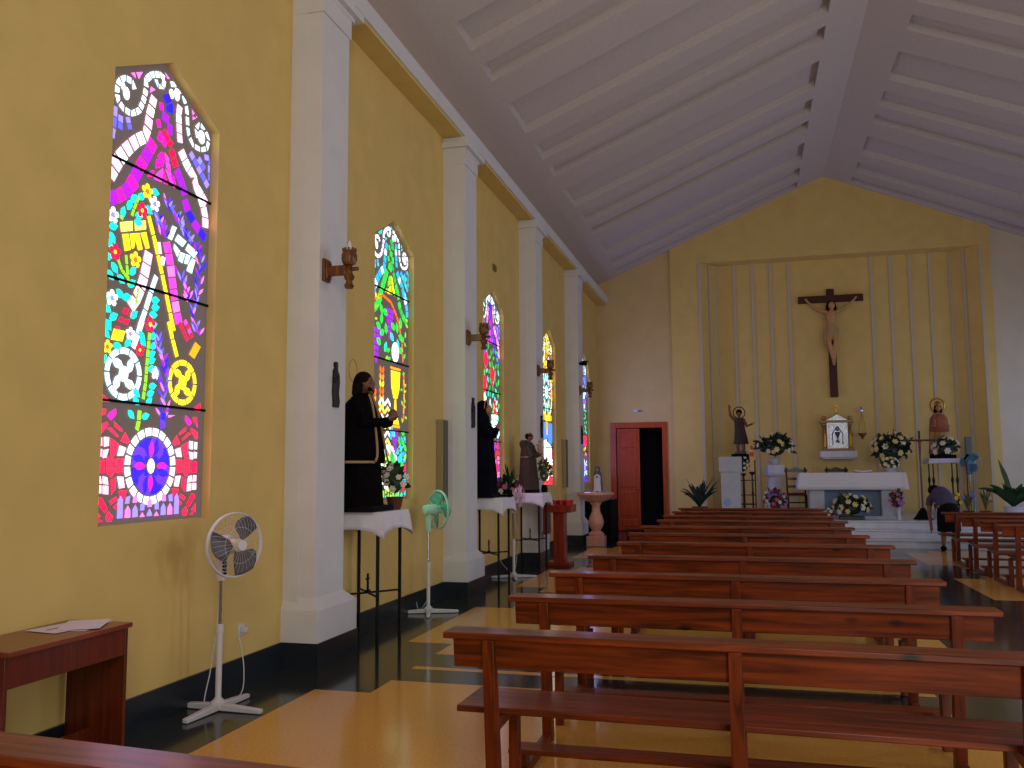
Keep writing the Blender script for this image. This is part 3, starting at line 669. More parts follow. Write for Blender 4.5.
o = dup(pew, (-1.2, 1.90, .0015), math.radians(-4.6)); o['label'] = 'Wooden pew in the bottom left corner of which only the top rail shows'; o['group'] = G1
# ============================================================ DESK + PAPERS
t = thing('writing_desk', 'dark red-brown laminate desk against the yellow wall, left edge of the photo', 'desk', (-3.43, 3.75, 0))
m = MB(); m.box(-.19, .21, -.415, .415, .725, .75); m.build('desk_top', DESKT, t, bevel=.003)
for s in (-1, 1):
    m = MB(); m.box(-.18, .185, s*.4-.011, s*.4+.011, 0, .725); m.build('side_panel', DESK, t, bevel=.002)
m = MB(); m.box(.165, .183, -.389, .389, .58, .725); m.build('drawer_front', DESK, t, bevel=.002)
m = MB(); m.box(-.02, .0, -.389, .389, .03, .2); m.build('stretcher', DESK, t, bevel=.002)
for i, (x, y, r, dz, l) in enumerate(((-3.42,4.00,.25,.0015,'lower white paper sheet lying askew on the desk'),(-3.45,3.93,-.15,.0045,'white printed sheet with a red mark on the desk'),(-3.40,4.01,.5,.0075,'topmost white paper sheet at the right end of the desk'))):
    m = MB(); m.box(-.105, .105, -.148, .148, 0, .0015)
    o = put(m.build('paper_sheet', PAPER), (x, y, .75+dz-.0015), r); tag(o, l, 'paper', 'papers on the desk')
    if i == 1:
        q = MB(); q.box(-.02,.0,-.1,.02,.0015,.002); q.box(-.0,.03,-.02,.0,.0015,.002); q.build('red_print', RED, o, smooth=False)
# ============================================================ FANS
def fan(label, x, y, hz, az, mp, mb_, cap, tilt=0, z0=0, cord=None, R=.185, mp2=None, off=.03, ft=20):
    t = thing('pedestal_fan', label, 'fan', (x, y, z0), 0, 'pedestal fans')
    for k in range(4):
        a = math.radians(ft)+k*PI/2; c, s = math.cos(a), math.sin(a); l = .33
        m = MB(); P = [(-.0,-.028),(l,-.02),(l,.02),(0,.028)]
        tr = lambda p, c=c, s=s: (p[0]*c-p[1]*s, p[0]*s+p[1]*c, p[2]*(1 if abs(p[0]) < .01 else .62))
        m.prism(P, .004, .05, tr); m.build('foot', mp2 or mp, t, bevel=.006)
    m = MB(); m.lathe([(.05,.02),(.05,.055),(.028,.075),(.02,.09),(.02,.5),(.025,.5),(.025,.55),(.012,.555)], n=16); m.build('lower_pole', mp2 or mp, t)
    m = MB(); m.tube([(0,0,.55),(0,0,hz-.2)], .011); m.build('upper_pole', CHROME, t)
    ca, sa = math.cos(az), math.sin(az); F = Vector((ca*math.cos(tilt), sa*math.cos(tilt), math.sin(tilt))); S = Vector((-sa, ca, 0)); U = F.cross(S)*1
    if U.z < 0: U = -U
    H = Vector((0,0,hz))+F*off
    m = MB(); m.loft([(0,0,hz-.24,.028,.022),(0,0,hz-.21,.034,.03),(0,0,hz-.1,.036,.03),(0,0,hz-.04,.03,.03)], 14); n = m.build('control_box', mp, t)
    q = MB()
    for k in range(4): q.box(-.012+ca*.03, .012+ca*.03, -.012+sa*.03, .012+sa*.03, hz-.2+k*.024, hz-.185+k*.024)
    q.build('button', BLACK, n, smooth=False)
    def P(f, s, u): return H+F*f+S*s+U*u
    m = MB(); m.tube([P(-.13,0,0),P(-.12,0,0),P(-.05,0,0),P(.02,0,0),P(.03,0,0)], [.03,.055,.062,.062,.045], 16); m.build('motor_housing', mp, t)
    bm = MB()
    for k in range(3):
        a0 = k*2*PI/3+.5; pts = []
        for i in range(9):
            r = .04+(R-.035)*i/8; a = a0+.12*math.sin(i/8*2)
            w = (.3+1.05*math.sin(PI*(.15+.75*i/8)))
            for j in range(5):
                b = a+w*(j/4-.1); pts.append(P(.075+.018*(j/4-.5)*2, r*math.cos(b), r*math.sin(b)))
        bm = MB(); bm.add(pts, [(i*5+j,i*5+j+1,(i+1)*5+j+1,(i+1)*5+j) for i in range(8) for j in range(4)]); bm.build('blade', mb_, t, solid=.003)
    m = MB(); m.tube([P(.04,0,0),P(.10,0,0),P(.112,0,0)], [.042,.042,.02], 16); m.build('hub', cap, t)
    m = MB()
    for f, r in ((.06, R+.012), (.045, R+.012)):
        m.tube([P(f, r*math.cos(a), r*math.sin(a)) for a in [2*PI*i/36 for i in range(36)]], .006, 6, closed=True)
    for sgn, f0 in ((1, .135), (-1, -.02)):
        for k in range(32):
            a = 2*PI*k/32; pts = []
            for i in range(6):
                r = .035+(R+.01-.035)*i/5; f = .0525+(f0-.0525)*math.cos(PI/2*(r/(R+.012))**2.2)
                b = a+.25*(i/5); pts.append(P(f, r*math.cos(b), r*math.sin(b)))
            m.tube(pts, .0008, 3)
        m.tube([P(f0, .03*math.cos(a), .03*math.sin(a)) for a in [2*PI*i/20 for i in range(20)]], .005, 5, closed=True)
        m.tube([P(.0525+(f0-.0525)*.75, R*.6*math.cos(a), R*.6*math.sin(a)) for a in [2*PI*i/28 for i in range(28)]], .0012, 4, closed=True)
    m.tube([P(.135,0,0),P(.139,0,0)], .034, 18)
    m.build('cage', mp, t)
    if cord:
        m = MB(); m.tube(cord, .004, 6); m.build('cord', mp, t)
    return t
def bez(pts, n=8):
    out = []
    P = [Vector(p) for p in pts]
    for i in range(len(P)-1):
        p0, p1, p2, p3 = P[max(i-1,0)], P[i], P[i+1], P[min(i+2,len(P)-1)]
        for k in range(n):
            t = k/n; out.append(.5*((2*p1)+(-p0+p2)*t+(2*p0-5*p1+4*p2-p3)*t*t+(-p0+3*p1-3*p2+p3)*t**3))
    return out+[P[-1]]
fan('white pedestal fan with dark grey blades under the nearest stained glass window', -3.39, 5.25, 1.075, math.radians(-22), FANP, BLADE, CREAMP, R=.195, off=.085, ft=-3,
    cord=bez([(-.03,.03,.95),(-.05,.05,.6),(-.1,.06,.25),(-.12,.03,.02),(-.04,.1,.02),(-.02,.3,.03),(-.12,.5,.14),(-.2,.58,.3),(-.265,.62,.40)]))
fan('pedestal fan tinted green by window light between the first draped table and second pillar', -3.41, 9.27, 1.12, math.radians(52), FANG, BLADEG, FANG, R=.2, mp2=FANP, off=.07,
    cord=bez([(-.02,.03,.5),(-.06,.06,.35),(-.02,.1,.2),(-.15,.1,.02),(-.29,.3,.3)]))
fan('small pinkish white pedestal fan between the second and third draped tables', -3.30, 12.55, 1.17, math.radians(15), FANPK, FANPK, FANPK, R=.16, mp2=FANP, cord=bez([(-.02,.03,1.0),(.04,.08,.6),(.02,.1,.3),(-.05,.1,.05),(-.33,.3,.25)]))
fan('blue pedestal fan on the altar platform beside the potted flowers', 4.72, 21.0, 1.17, math.radians(-120), FANB, BLADEB, FANB, z0=.48, R=.2)
def plug(x, y, z, label):
    t = thing('wall_socket', label, 'socket', (x, y, z))
    m = MB(); m.box(0, .01, -.04, .04, -.04, .04); m.build('plate', FANP, t, bevel=.003)
    m = MB(); m.box(.01, .05, -.018, .018, -.018, .018); m.build('plug', FANP, t, bevel=.004)
plug(XL, 5.89, .40, 'white wall socket with plug beside the nearest pedestal fan')
# ============================================================ WALL SPEAKERS, SCONCES, RELIEFS
for y, l in ((10.12, 'tall slim grey column speaker on the wall just before the second pillar'), (17.68, 'tall slim grey column speaker on the wall between the last two windows')):
    t = thing('column_speaker', l, 'speaker', (XL, y, 1.19), 0, 'column speakers on the left wall')
    m = MB(); m.box(.0, .09, 0, .17, 0, .98); m.build('casing', SPKS, t, bevel=.004)
    m = MB(); m.box(.09, .1, .005, .165, .01, .97); m.build('grille', SPK, t, smooth=False)
def sconce():
    t = thing('wall_sconce', '', 'sconce', group='turned wooden sconces on the pillars')
    m = MB(); m.box(0, .025, -.06, .06, -.095, .095); m.box(.025, .04, -.045, .045, -.075, .075); m.build('back_plate', DARKW, t, bevel=.006)
    m = MB(); m.box(.03, .2, -.022, .022, -.05, .035); m.build('arm', DARKW, t, bevel=.008)
    m = MB(); m.lathe([(.0,-.17),(.03,-.165),(.042,-.14),(.03,-.12),(.026,-.1),(.038,-.085),(.045,-.06),(.03,-.04),(.025,-.02),(.042,.0),(.03,.015),(.02,.025)], (.22,0,0), 18)
    m.tube([(.22,0,-.0),(.30,0,-.0)], [.02,.016], 8); m.build('turned_stem', DARKW, t)
    m = MB(); m.loft([(.22,0,.02,.02,.02),(.22,0,.035,.05,.05),(.22,0,.08,.066,.066),(.22,0,.12,.064,.064),(.22,0,.155,.05,.05)], 24, .06, 12)
    for k in range(10): a = k*PI/5; m.ball((.22+.052*math.cos(a), .052*math.sin(a), .16), .012, .012, .018, 6, 4)
    m.build('cup', DARKW, t)
    m = MB(); m.loft([(.22,0,.15,.012,.012),(.22,0,.19,.02,.02),(.22,0,.22,.012,.012),(.22,0,.245,.003,.003)], 10); m.build('bulb', mat('frosted_bulb', sr(220,216,226), .4), t)
    return t
s0 = sconce(); SL_ = ['nearest pillar', 'second pillar', 'third pillar', 'fourth pillar, nearest the side door']
for k in range(4):
    o = s0 if k == 0 else dup(s0, (0,0,0)); put(o, (XL+.28, 6.60+PER*k, 3.22)); o['label'] = 'carved dark wooden sconce with a globe cup on the '+SL_[k]
def relief(k):
    t = MB(); rn = random.Random(k)
    prof = [(0,.0,.05,.018),(.012,.05,.058,.02),(.0,.12,.052,.022),(.01,.2,.056,.026),(.005,.27,.05,.026),(-.005,.31,.034,.02),(.0,.335,.022,.016),(.0,.36,.026,.022),(.0,.385,.018,.014)]
    t.loft([(.012, c+rn.uniform(-.008,.008), z, d, w) for c, z, w, d in prof], 14, .1, 5)
    t.ball((.03, -.035, .23), .015, .03, .02, 8, 6); t.tube([(.02,.03,.28),(.035,-.03,.24),(.03,-.045,.2)], .011, 6)
    return t.build('relief_figure', BRONZE)
for k in range(4):
    y = (6.8, 10.7, 14.6, 18.42)[k]
    o = put(relief(k), (XL+.28, y, 2.09)); tag(o, 'small dark bronze relief figure mounted on the '+SL_[k], 'relief', 'bronze reliefs on the pillars')
m = MB(); m.box(0,.05,-.03,.03,-.03,.03); m.tube([(.05,0,0),(.16,0,.0)], .045, 12); m.box(.06,.2,-.06,.06,.04,.05)
tag(put(m.build('spotlight', BLACK), (XL+.28, 18.3, 3.79)), 'small black spotlight high on the fourth pillar above its sconce', 'spotlight')
m = MB(); m.box(0,.015,-.09,.09,-.05,.05); 
for k in range(4): m.box(.015,.02,-.08,.08,-.04+k*.022,-.03+k*.022)
tag(put(m.build('wall_vent', mat('vent_metal', sr(120,104,60), .6)), (XL, 12.73, 4.63)), 'small dark vent plate on the wall above the third window', 'vent')
t = thing('emergency_light', 'small grey emergency light box above the side door', 'light', (-2.62, YD, 3.03))
m = MB(); m.box(-.11,.11,-.04,0,-.035,.035); m.build('housing', FANP, t, bevel=.004); m = MB(); m.box(-.0,.095,-.045,-.04,-.02,.02); m.build('lens', SPK, t)
# ============================================================ FLOWERS & PLANTS
def blossom(mb, c, r, rn, d=None):
    c = Vector(c); d = (d or Vector((rn.uniform(-.5,.5), -1, rn.uniform(0,.8)))).normalized()
    a = d.cross(Vector((.1,.2,1))).normalized(); b = d.cross(a)
    for ring, (n, rr, up) in enumerate(((6,1.0,.25),(5,.65,.5),(3,.3,.6))):
        for i in range(n):
            t = 2*PI*i/n+ring*.5; t1 = t-.6; t2 = t+.6
            e = a*math.cos(t)+b*math.sin(t)
            mb.add([c+d*r*.1, c+(a*math.cos(t1)+b*math.sin(t1))*r*rr*.7+d*r*up*.6, c+e*r*rr+d*r*up, c+(a*math.cos(t2)+b*math.sin(t2))*r*rr*.7+d*r*up*.6], [(0,1,2,3)])
    mb.ball(c+d*r*.15, r*.35, n=7, h=5)
def bouquet(t, c, rx, ry, rz, nb, cols, nl, seed, br=.045, leafm=None, ll=.14, front=-.3):
    rn = random.Random(seed); c = Vector(c)
    m = MB()
    for i in range(nl):
        th = rn.uniform(0, 2*PI); ph = math.acos(rn.uniform(-.55, 1)); k = rn.uniform(.55, 1.05)
        e = Vector((rx*math.sin(ph)*math.cos(th), ry*math.sin(ph)*math.sin(th), rz*math.cos(ph)))
        p = c+e*k*.72; q = c+e*k*1.0+Vector((rn.uniform(-1,1), rn.uniform(-1,1), rn.uniform(-.6,1)))*ll*.55
        m.leaf(p, q, ll*.42, rn.uniform(-.02,.03), 3, (rn.uniform(-1,1), -1, rn.uniform(-.5,1)))
    for i in range(max(6, nb)):
        th = rn.uniform(0, 2*PI); e = Vector((rx*.7*math.cos(th), ry*.6*math.sin(th), rz*rn.uniform(-.2,.8)))
        m.tube([c-Vector((0,0,rz*.8)), c+e*.5, c+e], .004, 4)
    m.ball(c-Vector((0,0,rz*.15)), rx*.55, ry*.55, rz*.55, 10, 7)
    m.build('foliage', leafm or LEAF, t, smooth=False)
    P = []
    for i in range(nb*8):
        if len(P) >= nb: break
        th = rn.uniform(0, 2*PI); ph = math.acos(rn.uniform(-.5, 1))
        e = Vector((rx*math.sin(ph)*math.cos(th), -abs(ry*math.sin(ph)*math.sin(th)) if rn.random() < .8 else ry*.4, rz*math.cos(ph)))*.92
        if all((e-p).length > br*1.35 for p in P):
            P.append(e); b = MB(); blossom(b, c+e, br*rn.uniform(.8,1.2), rn, e+Vector((0,-.1,.05))); b.build('blossom', cols[i % len(cols)], t, smooth=False)
def vase(t, prof, m_, c=(0,0,0), name='vase'):
    m = MB(); m.lathe(prof, c, 18); return m.build(name, m_, t)
def bladeplant(t, c, n, h, spread, w, seed, m_, dirx=0):
    rn = random.Random(seed); m = MB(); c = Vector(c)
    for i in range(n):
        a = 2*PI*i/n+rn.uniform(-.4,.4); l = h*rn.uniform(.65,1.05); s = spread*rn.uniform(.5,1.1)
        pts = []; k = 7; d = Vector((math.cos(a)+dirx, math.sin(a)*.7, 0))
        sd = Vector((-math.sin(a), math.cos(a), 0)); droop = rn.uniform(.0, .5)
        for j in range(k+1):
            q = j/k; p = c+d*s*q**1.3+Vector((0,0,l*(q-droop*q**3))); ww = w*math.sin(PI*min(.98,.05+q**1.2*.95))*.5+.004
            tw = sd*math.cos(.6)+Vector((0,0,math.sin(.6)*(1 if i%2 else -1)))
            pts += [p-tw*ww, p+Vector((0,0,-ww*.2)), p+tw*ww]
        m.add(pts, [f for j in range(k) for f in ((3*j,3*j+1,3*j+4,3*j+3),(3*j+1,3*j+2,3*j+5,3*j+4))])
    m.build('foliage', m_, t)
# ============================================================ DRAPED STATUE TABLES ON THE LEFT WALL
def iron_table(label, x, y, top=1.2, s=.25, z0=0, cross=True, cat='table', sx=None):
    sx = sx or s
    t = thing('iron_table', label, cat, (x, y, z0))
    h = top-z0
    for a in (-1,1):
        for b in (-1,1):
            m = MB(); m.box(a*sx-.012, a*sx+.012, b*s-.012, b*s+.012, 0, h-.025); m.build('leg', IRON, t, smooth=False)
    m = MB()
    for b in (-1,1): m.tube([(-sx,-b*s,.46),(sx,b*s,.46)], .01, 6)
    m.build('cross_brace', IRON, t)
    if cross:
        m = MB(); m.box(-.008,.008,-.008,.008,.47,.63); m.box(-.006,.006,-.035,.035,.575,.59); m.box(-.02,.02,-.02,.02,.47,.485); m.build('small_cross', IRON, t, smooth=False)
    m = MB(); m.box(-sx-.035, sx+.035, -s-.035, s+.035, h-.025, h-.004); m.build('table_top', DARKW, t, bevel=.003)
    return t
def cloth(label, x, y, z, s, drop, corner, seed, m_=CLOTH, sy=None, flare=.02, ins=True, n=10):
    rn = random.Random(seed); sy = sy or s; m = MB(); per = []
    for (x0,y0,x1,y1) in ((-s,-sy,s,-sy),(s,-sy,s,sy),(s,sy,-s,sy),(-s,sy,-s,-sy)):
        for i in range(n): t = i/n; per.append((x0+(x1-x0)*t, y0+(y1-y0)*t, abs(2*t-1)))
    N = len(per); rows = [[(px_, py_, 0) for px_, py_, _ in per]]
    for r in range(1, 5):
        q = r/4; row = []
        for i, (a, b, c) in enumerate(per):
            dz = -(drop+corner*c**3)*q; f = (flare+.012*math.sin(i*2.1+seed)+.03*c**4)*q**.7
            k = math.hypot(a, b) or 1
            row.append((a*(1+f/max(abs(a),abs(b))) , b*(1+f/max(abs(a),abs(b))), dz))
        rows.append(row)
    vs = [p for r in rows for p in r]
    m.add(vs, [list(range(N))]+[(r*N+i, (r+1)*N+i, (r+1)*N+(i+1)%N, r*N+(i+1)%N) for r in range(4) for i in range(N)])
    o = m.build('tablecloth', m_, solid=.004); put(o, (x, y, z+.002)); return tag(o, label, 'tablecloth', 'white tablecloths')
TX = -3.34; TY = (7.50, 11.40, 13.72)
for y, l in zip(TY, ('first draped table, nearest the camera', 'second draped table, under the dark veiled statue', 'third draped table, under the brown friar statue')):
    iron_table('tall thin black iron stand, the '+l, TX, y, 1.19, .255, sx=.205)
for i, (y, l) in enumerate(zip(TY, ('under the robed bearded statue, nearest the camera', 'under the dark veiled statue, middle of three', 'lilac lit, under the brown friar statue'))):
    cloth('white tablecloth hanging in points '+l, TX, y, 1.19, .262, .15, .08, i, sy=.315)
# ---- figures
def fuse(name, mb, m_, parent=None, vox=.01, label=None):
    o = mb.build(name, m_, parent, label=label)
    q = o.modifiers.new('remesh', 'REMESH'); q.mode = 'VOXEL'; q.voxel_size = vox; q.use_smooth_shade = True
    q = o.modifiers.new('smooth', 'SMOOTH'); q.iterations = 4; q.factor = .5
    return o
def head(mb, c, r, face=(0,-1,0)):
    c = Vector(c); f = Vector(face).normalized(); s = f.cross(Vector((0,0,1))).normalized(); u = s.cross(f)
    mb.ball(c, r*.8, r*.8, r*1.05, 14, 10); mb.ball(c+f*r*.25-u*r*.45, r*.5, r*.5, r*.55, 12, 8)
    mb.tube([c+f*r*.75+u*r*.25, c+f*r*.93-u*r*.12, c+f*r*.78-u*r*.2], [r*.1,r*.14,r*.1], 6)
    for k in (-1,1):
        mb.ball(c+s*k*r*.8, r*.14, r*.14, r*.25, 8, 6); mb.ball(c+f*r*.7+s*k*r*.3+u*r*.08, r*.15, n=8, h=6)
    mb.tube([c+f*r*.72-u*r*.5-s*r*.22, c+f*r*.8-u*r*.48, c+f*r*.72-u*r*.5+s*r*.22], r*.08, 6)
def hand(mb, w, d, r=.016, spread=(1,0,0)):
    w = Vector(w); d = Vector(d).normalized(); s = Vector(spread)
    mb.tube([w, w+d*r*2.4], [r, r*1.15], 8)
    for k, l in zip((-1.1,-.4,.35,1.0), (1.9,2.4,2.2,1.6)):
        b = w+d*r*2.2+s*r*k*.8; mb.tube([b, b+d*r*l*.6, b+d*r*l+Vector((0,0,-r*.4))], [r*.34,r*.32,r*.24], 6)
    b = w+d*r*.9+s*r*.9; mb.tube([b, b+s*r*.7+d*r*.6, b+s*r*.8+d*r*1.4], [r*.38,r*.34,r*.26], 6)
# Jesus statue: local faces -Y; rotated to face the aisle (+X)
FA = PI/2
t = thing('statue', 'life-like bearded man statue in long black cape with gold edging on the first draped table', 'statue', (-3.34, 7.36, 1.195), FA); t.scale = (1.02,1.02,1.025)
m = MB(); m.box(-.24,.24,-.2,.2,0,.05); m.build('base', BLACK, t, bevel=.008)
m = MB(); m.loft([(0,-.0,.05,.27,.17),(0,0,.12,.26,.165),(0,0,.4,.225,.15),(0,.0,.7,.18,.12),(0,0,.9,.165,.1),(0,0,.98,.12,.08),(0,0,1.02,.05,.05)], 40, .035, 9); m.build('robe', BLACKC, t)
m = MB(); m.loft([(0,.04,.42,.31,.215),(0,.035,.6,.275,.19),(0,.03,.8,.225,.15),(0,.02,.94,.175,.115),(0,.01,1.0,.1,.08),(0,.0,1.03,.06,.058)], 40, .03, 7, cap=False); cape = m.build('cape', BLACKC, t, solid=.01)
m = MB()
for s in (-1,1): m.tube(bez([(s*.03,-.07,1.02),(s*.045,-.115,.9),(s*.07,-.155,.7),(s*.1,-.185,.5),(s*.14,-.185,.43)],4), .011, 6)
m.tube([(.315*math.cos(a), .04+.222*math.sin(a), .425) for a in [2*PI*i/40-PI/2+.4 for i in range(36)]], .012, 6)
m.build('gold_trim', GOLDC, cape)
m = MB(); head(m, (0,-.03,1.12), .082); m.tube([(0,0,1.0),(0,-.01,1.08)], .036, 10)
m.ball((0,-.075,1.06), .04,.035,.05,10,8)
fuse('head', m, SKIND, t, .006)
m = MB(); m.ball((0,.0,1.145), .085,.085,.085,14,10); m.loft([(0,.045,.98,.055,.035),(0,.045,1.03,.085,.055),(0,.03,1.1,.088,.066),(0,.02,1.17,.075,.06)], 16, .06, 8); m.tube([(-.05,-.075,1.075),(0,-.088,1.045),(.05,-.075,1.075)], [.016,.026,.016], 8); fuse('hair', m, HAIR, t, .008)
m = MB()
for s in (-1,1): m.tube([(s*.16,-.02,.9),(s*.2,-.08,.76),(s*.07,-.22,.77),(s*.03,-.25,.79)], [.05,.05,.04,.03], 10)
m.build('sleeve', BLACKC, t)
m = MB()
for s in (-1,1): hand(m, (s*.035,-.25,.80), (-s*.3,-.7,.2), .024)
m.ball((0,-.285,.84),.045,.04,.05,12,8)
fuse('hands', m, SKIND, t, .005)
m = MB(); m.tube([(-.0+.085*math.cos(a), .1, 1.24+.1*math.sin(a)) for a in [2*PI*i/28 for i in range(28)]], .003, 5, closed=True); m.tube([(0,.1,1.14),(0,.06,1.1)], .003, 4); m.build('halo', GOLD, t)
# veiled Virgin
t = thing('statue', 'dark veiled woman statue with joined hands on the second draped table', 'statue', (-3.35, 11.22, 1.195), FA)
m = MB(); m.box(-.2,.2,-.17,.17,0,.06); m.build('base', BLACK, t, bevel=.008)
m = MB(); m.loft([(0,0,.06,.21,.17),(0,0,.3,.2,.165),(0,0,.6,.175,.14),(0,0,.85,.16,.12),(0,0,.98,.13,.09),(0,0,1.04,.05,.05)], 36, .05, 8); m.build('robe', NAVYC, t)
m = MB(); m.loft([(0,.03,.35,.25,.175),(0,.03,.6,.225,.155),(0,.03,.85,.19,.125),(0,.03,1.0,.145,.1),(0,.03,1.1,.1,.09),(0,.03,1.2,.095,.085),(0,.02,1.26,.06,.055),(0,.02,1.28,.01,.01)], 36, .03, 7, cap=False); m.build('veil', NAVYC, t, solid=.01)
m = MB(); head(m, (0,-.055,1.15), .07); m.tube([(0,-.02,1.02),(0,-.04,1.1)], .03, 10); fuse('head', m, SKIN, t, .006)
m = MB()
for s in (-1,1): m.tube([(s*.15,-.02,.95),(s*.17,-.1,.82),(s*.03,-.18,.9)], [.045,.045,.03], 10)
m.build('sleeve', NAVYC, t)
m = MB()
for s in (-1,1): hand(m, (s*.018,-.18,.90), (0,-.25,1), .02, (s*.2,-.6,0))
fuse('hands', m, SKIN, t, .005)
m = MB(); m.tube([(.075*math.cos(a), -.03, 1.17+.11*math.sin(a)) for a in [PI*i/14 for i in range(15)]], .008, 5); m.build('lace_edge', GOLDC, t)
# friar with child
t = thing('statue', 'brown habited friar statue holding a child on the third draped table', 'statue', (-3.34, 13.64, 1.195), FA)
m = MB(); m.box(-.16,.16,-.15,.15,0,.05); m.build('base', BLACK, t, bevel=.008)
m = MB(); m.loft([(0,0,.05,.2,.165),(0,0,.15,.185,.155),(0,0,.4,.16,.13),(0,0,.6,.15,.12),(0,0,.74,.14,.1),(0,0,.8,.06,.055)], 36, .05, 9); m.loft([(0,.05,.7,.1,.07),(0,.07,.78,.11,.07),(0,.06,.83,.06,.05)], 16); 
for s in (-1,1): m.tube([(s*.13,-.02,.73),(s*.16,-.09,.58),(s*.05,-.17,.6)], [.045,.05,.035], 10)
m.build('habit', BROWNC, t)
m = MB(); head(m, (0,-.03,.885), .062); m.tube([(0,0,.78),(0,-.02,.85)], .028, 10)
fuse('head', m, SKIND, t, .006); m = MB()
for s in (-1,1): hand(m, (s*.05,-.17,.6), (-s*.4,-.7,.2), .018)
fuse('hands', m, SKIND, t, .005)
m = MB(); m.tube([(.05*math.cos(a), -.018+.05*math.sin(a), .905+.008*math.sin(a)) for a in [2*PI*i/20 for i in range(20)]], .015, 6, closed=True); m.tube([(-.045,-.01,.885),(-.03,.02,.87),(.03,.02,.87),(.045,-.01,.885)], .018, 6); m.ball((0,.006,.888), .054,.046,.05, 12, 8); m.build('hair', HAIR, t)
m = MB(); m.loft([(.0,-.2,.6,.04,.035),(.0,-.19,.7,.045,.04),(.0,-.19,.76,.025,.025)], 12); head(m, (0,-.2,.81), .036, (0,1,.2)); m.tube([(.03,-.19,.73),(.06,-.12,.76)], .014, 6); m.tube([(.0,-.21,.6),(.02,-.24,.52),(.01,-.23,.48)], .02, 6); fuse('child', m, SKIN, t, .006)
m = MB(); m.tube([(0,-.125,.55),(.01,-.14,.4),(.01,-.165,.2),(.015,-.175,.12)], .007, 5); m.tube([(.152*math.cos(a), .122*math.sin(a), .56) for a in [2*PI*i/24 for i in range(24)]], .008, 5, closed=True); m.build('rope_belt', GOLDC, t)
# flowers on those tables
t = thing('potted_bouquet', 'terracotta pot of white and orange flowers beside the robed bearded statue', 'flowers', (-3.17, 7.71, 1.193))
vase(t, [(0,0),(.05,0),(.062,.03),(.075,.1),(.085,.12),(.07,.12),(0,.115)], TERRA, name='pot'); bouquet(t, (.0,0,.27), .13,.12,.17, 16, [FW,FW,FO,FW,FC], 60, 3, .036)
t = thing('bouquet', 'sprawling bouquet of white, lilac and red flowers before the dark veiled statue', 'flowers', (-3.18, 11.62, 1.193))
m = MB(); m.box(-.1,.1,-.1,.1,0,.03); m.build('tray', BLACK, t); bouquet(t, (0,0,.13), .19,.19,.14, 18, [FW,FR,FL,FC,FP], 80, 5, .04, LEAFD)
t = thing('leafy_sprig', 'tall twiggy green arrangement rising beside the dark veiled statue', 'plant', (-3.06, 11.44, 1.193))
vase(t, [(0,0),(.03,0),(.04,.05),(.03,.1),(0,.1)], BLACK); bladeplant(t, (0,0,.08), 12, .42, .12, .025, 4, LEAFD)
t = thing('bouquet', 'slim grey-green bouquet of small white flowers beside the friar statue', 'flowers', (-3.15, 13.94, 1.193))
vase(t, [(0,0),(.05,0),(.055,.06),(.04,.12),(0,.12)], BLACK); bouquet(t, (0,0,.34), .13,.13,.24, 14, [FW,FC], 90, 6, .022, LEAFG, .1)
# ---- votive candle stand
t = thing('votive_stand', 'red-brown wooden candle stand beyond the third draped table', 'stand', (-3.0, 14.37, 0))
m = MB(); m.box(-.08,.1,-.12,.12,.05,.86); m.build('post', VOTW, t, bevel=.004)
m = MB(); m.box(-.2,.2,-.2,.2,.0,.06); m.build('foot', VOTW, t, bevel=.006)
m = MB(); m.box(-.22,.24,-.24,.24,.86,.98); m.build('tray', VOTW, t, bevel=.006)
m = MB(); m.box(-.23,-.19,-.22,.22,.5,.9); m.build('side_panel', VOTW, t, bevel=.003)
for a in range(4):
    for b in range(4):
        m = MB(); m.lathe([(0,0),(.032,0),(.042,.075),(.036,.075),(.0,.05)], n=12)
        o = m.build('votive_cup', REDP); put(o, (-3.16+a*.11, 14.21+b*.11, .98)); tag(o, 'small red plastic votive candle cup on the wooden stand', 'candle', 'red votive cups')
# ---- pink marble font with small statue
t = thing('marble_font', 'pink marble baluster font with wide bowl left of the side door', 'font', (-3.0, 18.05, 0))
m = MB(); m.box(-.18,.18,-.18,.18,0,.2); m.build('plinth', PINKM, t, bevel=.01)
m = MB(); m.lathe([(.16,.2),(.165,.24),(.13,.28),(.09,.3),(.1,.33),(.145,.42),(.155,.5),(.13,.6),(.085,.7),(.08,.82),(.11,.86),(.12,.885)], n=28); m.build('baluster', PINKM, t)
m = MB(); m.lathe([(.12,.885),(.2,.91),(.3,.97),(.36,1.035),(.375,1.04),(.375,1.085),(.34,1.085),(.0,1.075)], n=36); m.build('bowl', PINKM, t)
t = thing('statuette', 'small blue-mantled woman statuette standing on the marble font', 'statue', (-2.96, 18.05, 1.085))
m = MB(); m.loft([(0,0,0,.1,.085),(0,0,.05,.09,.08),(0,0,.2,.08,.07),(0,0,.33,.075,.06),(0,0,.4,.03,.03)], 20, .05, 7); m.build('gown', LACE, t)
m = MB(); m.loft([(0,.02,.04,.1,.075),(0,.02,.2,.095,.07),(0,.02,.36,.08,.06),(0,.01,.44,.05,.05),(0,.01,.52,.048,.046),(0,.01,.54,.01,.01)], 20, .04, 6, cap=False); m.build('mantle', BLUEC, t, solid=.006)
m = MB(); head(m, (0,-.02,.465), .038); m.tube([(0,0,.4),(0,-.01,.45)], .016, 8)
fuse('head', m, SKIN, t, .005); m = MB()
for s in (-1,1): hand(m, (s*.012,-.075,.3), (0,-.3,1), .012)
fuse('hands', m, SKIN, t, .004)
rn = random.Random(3)
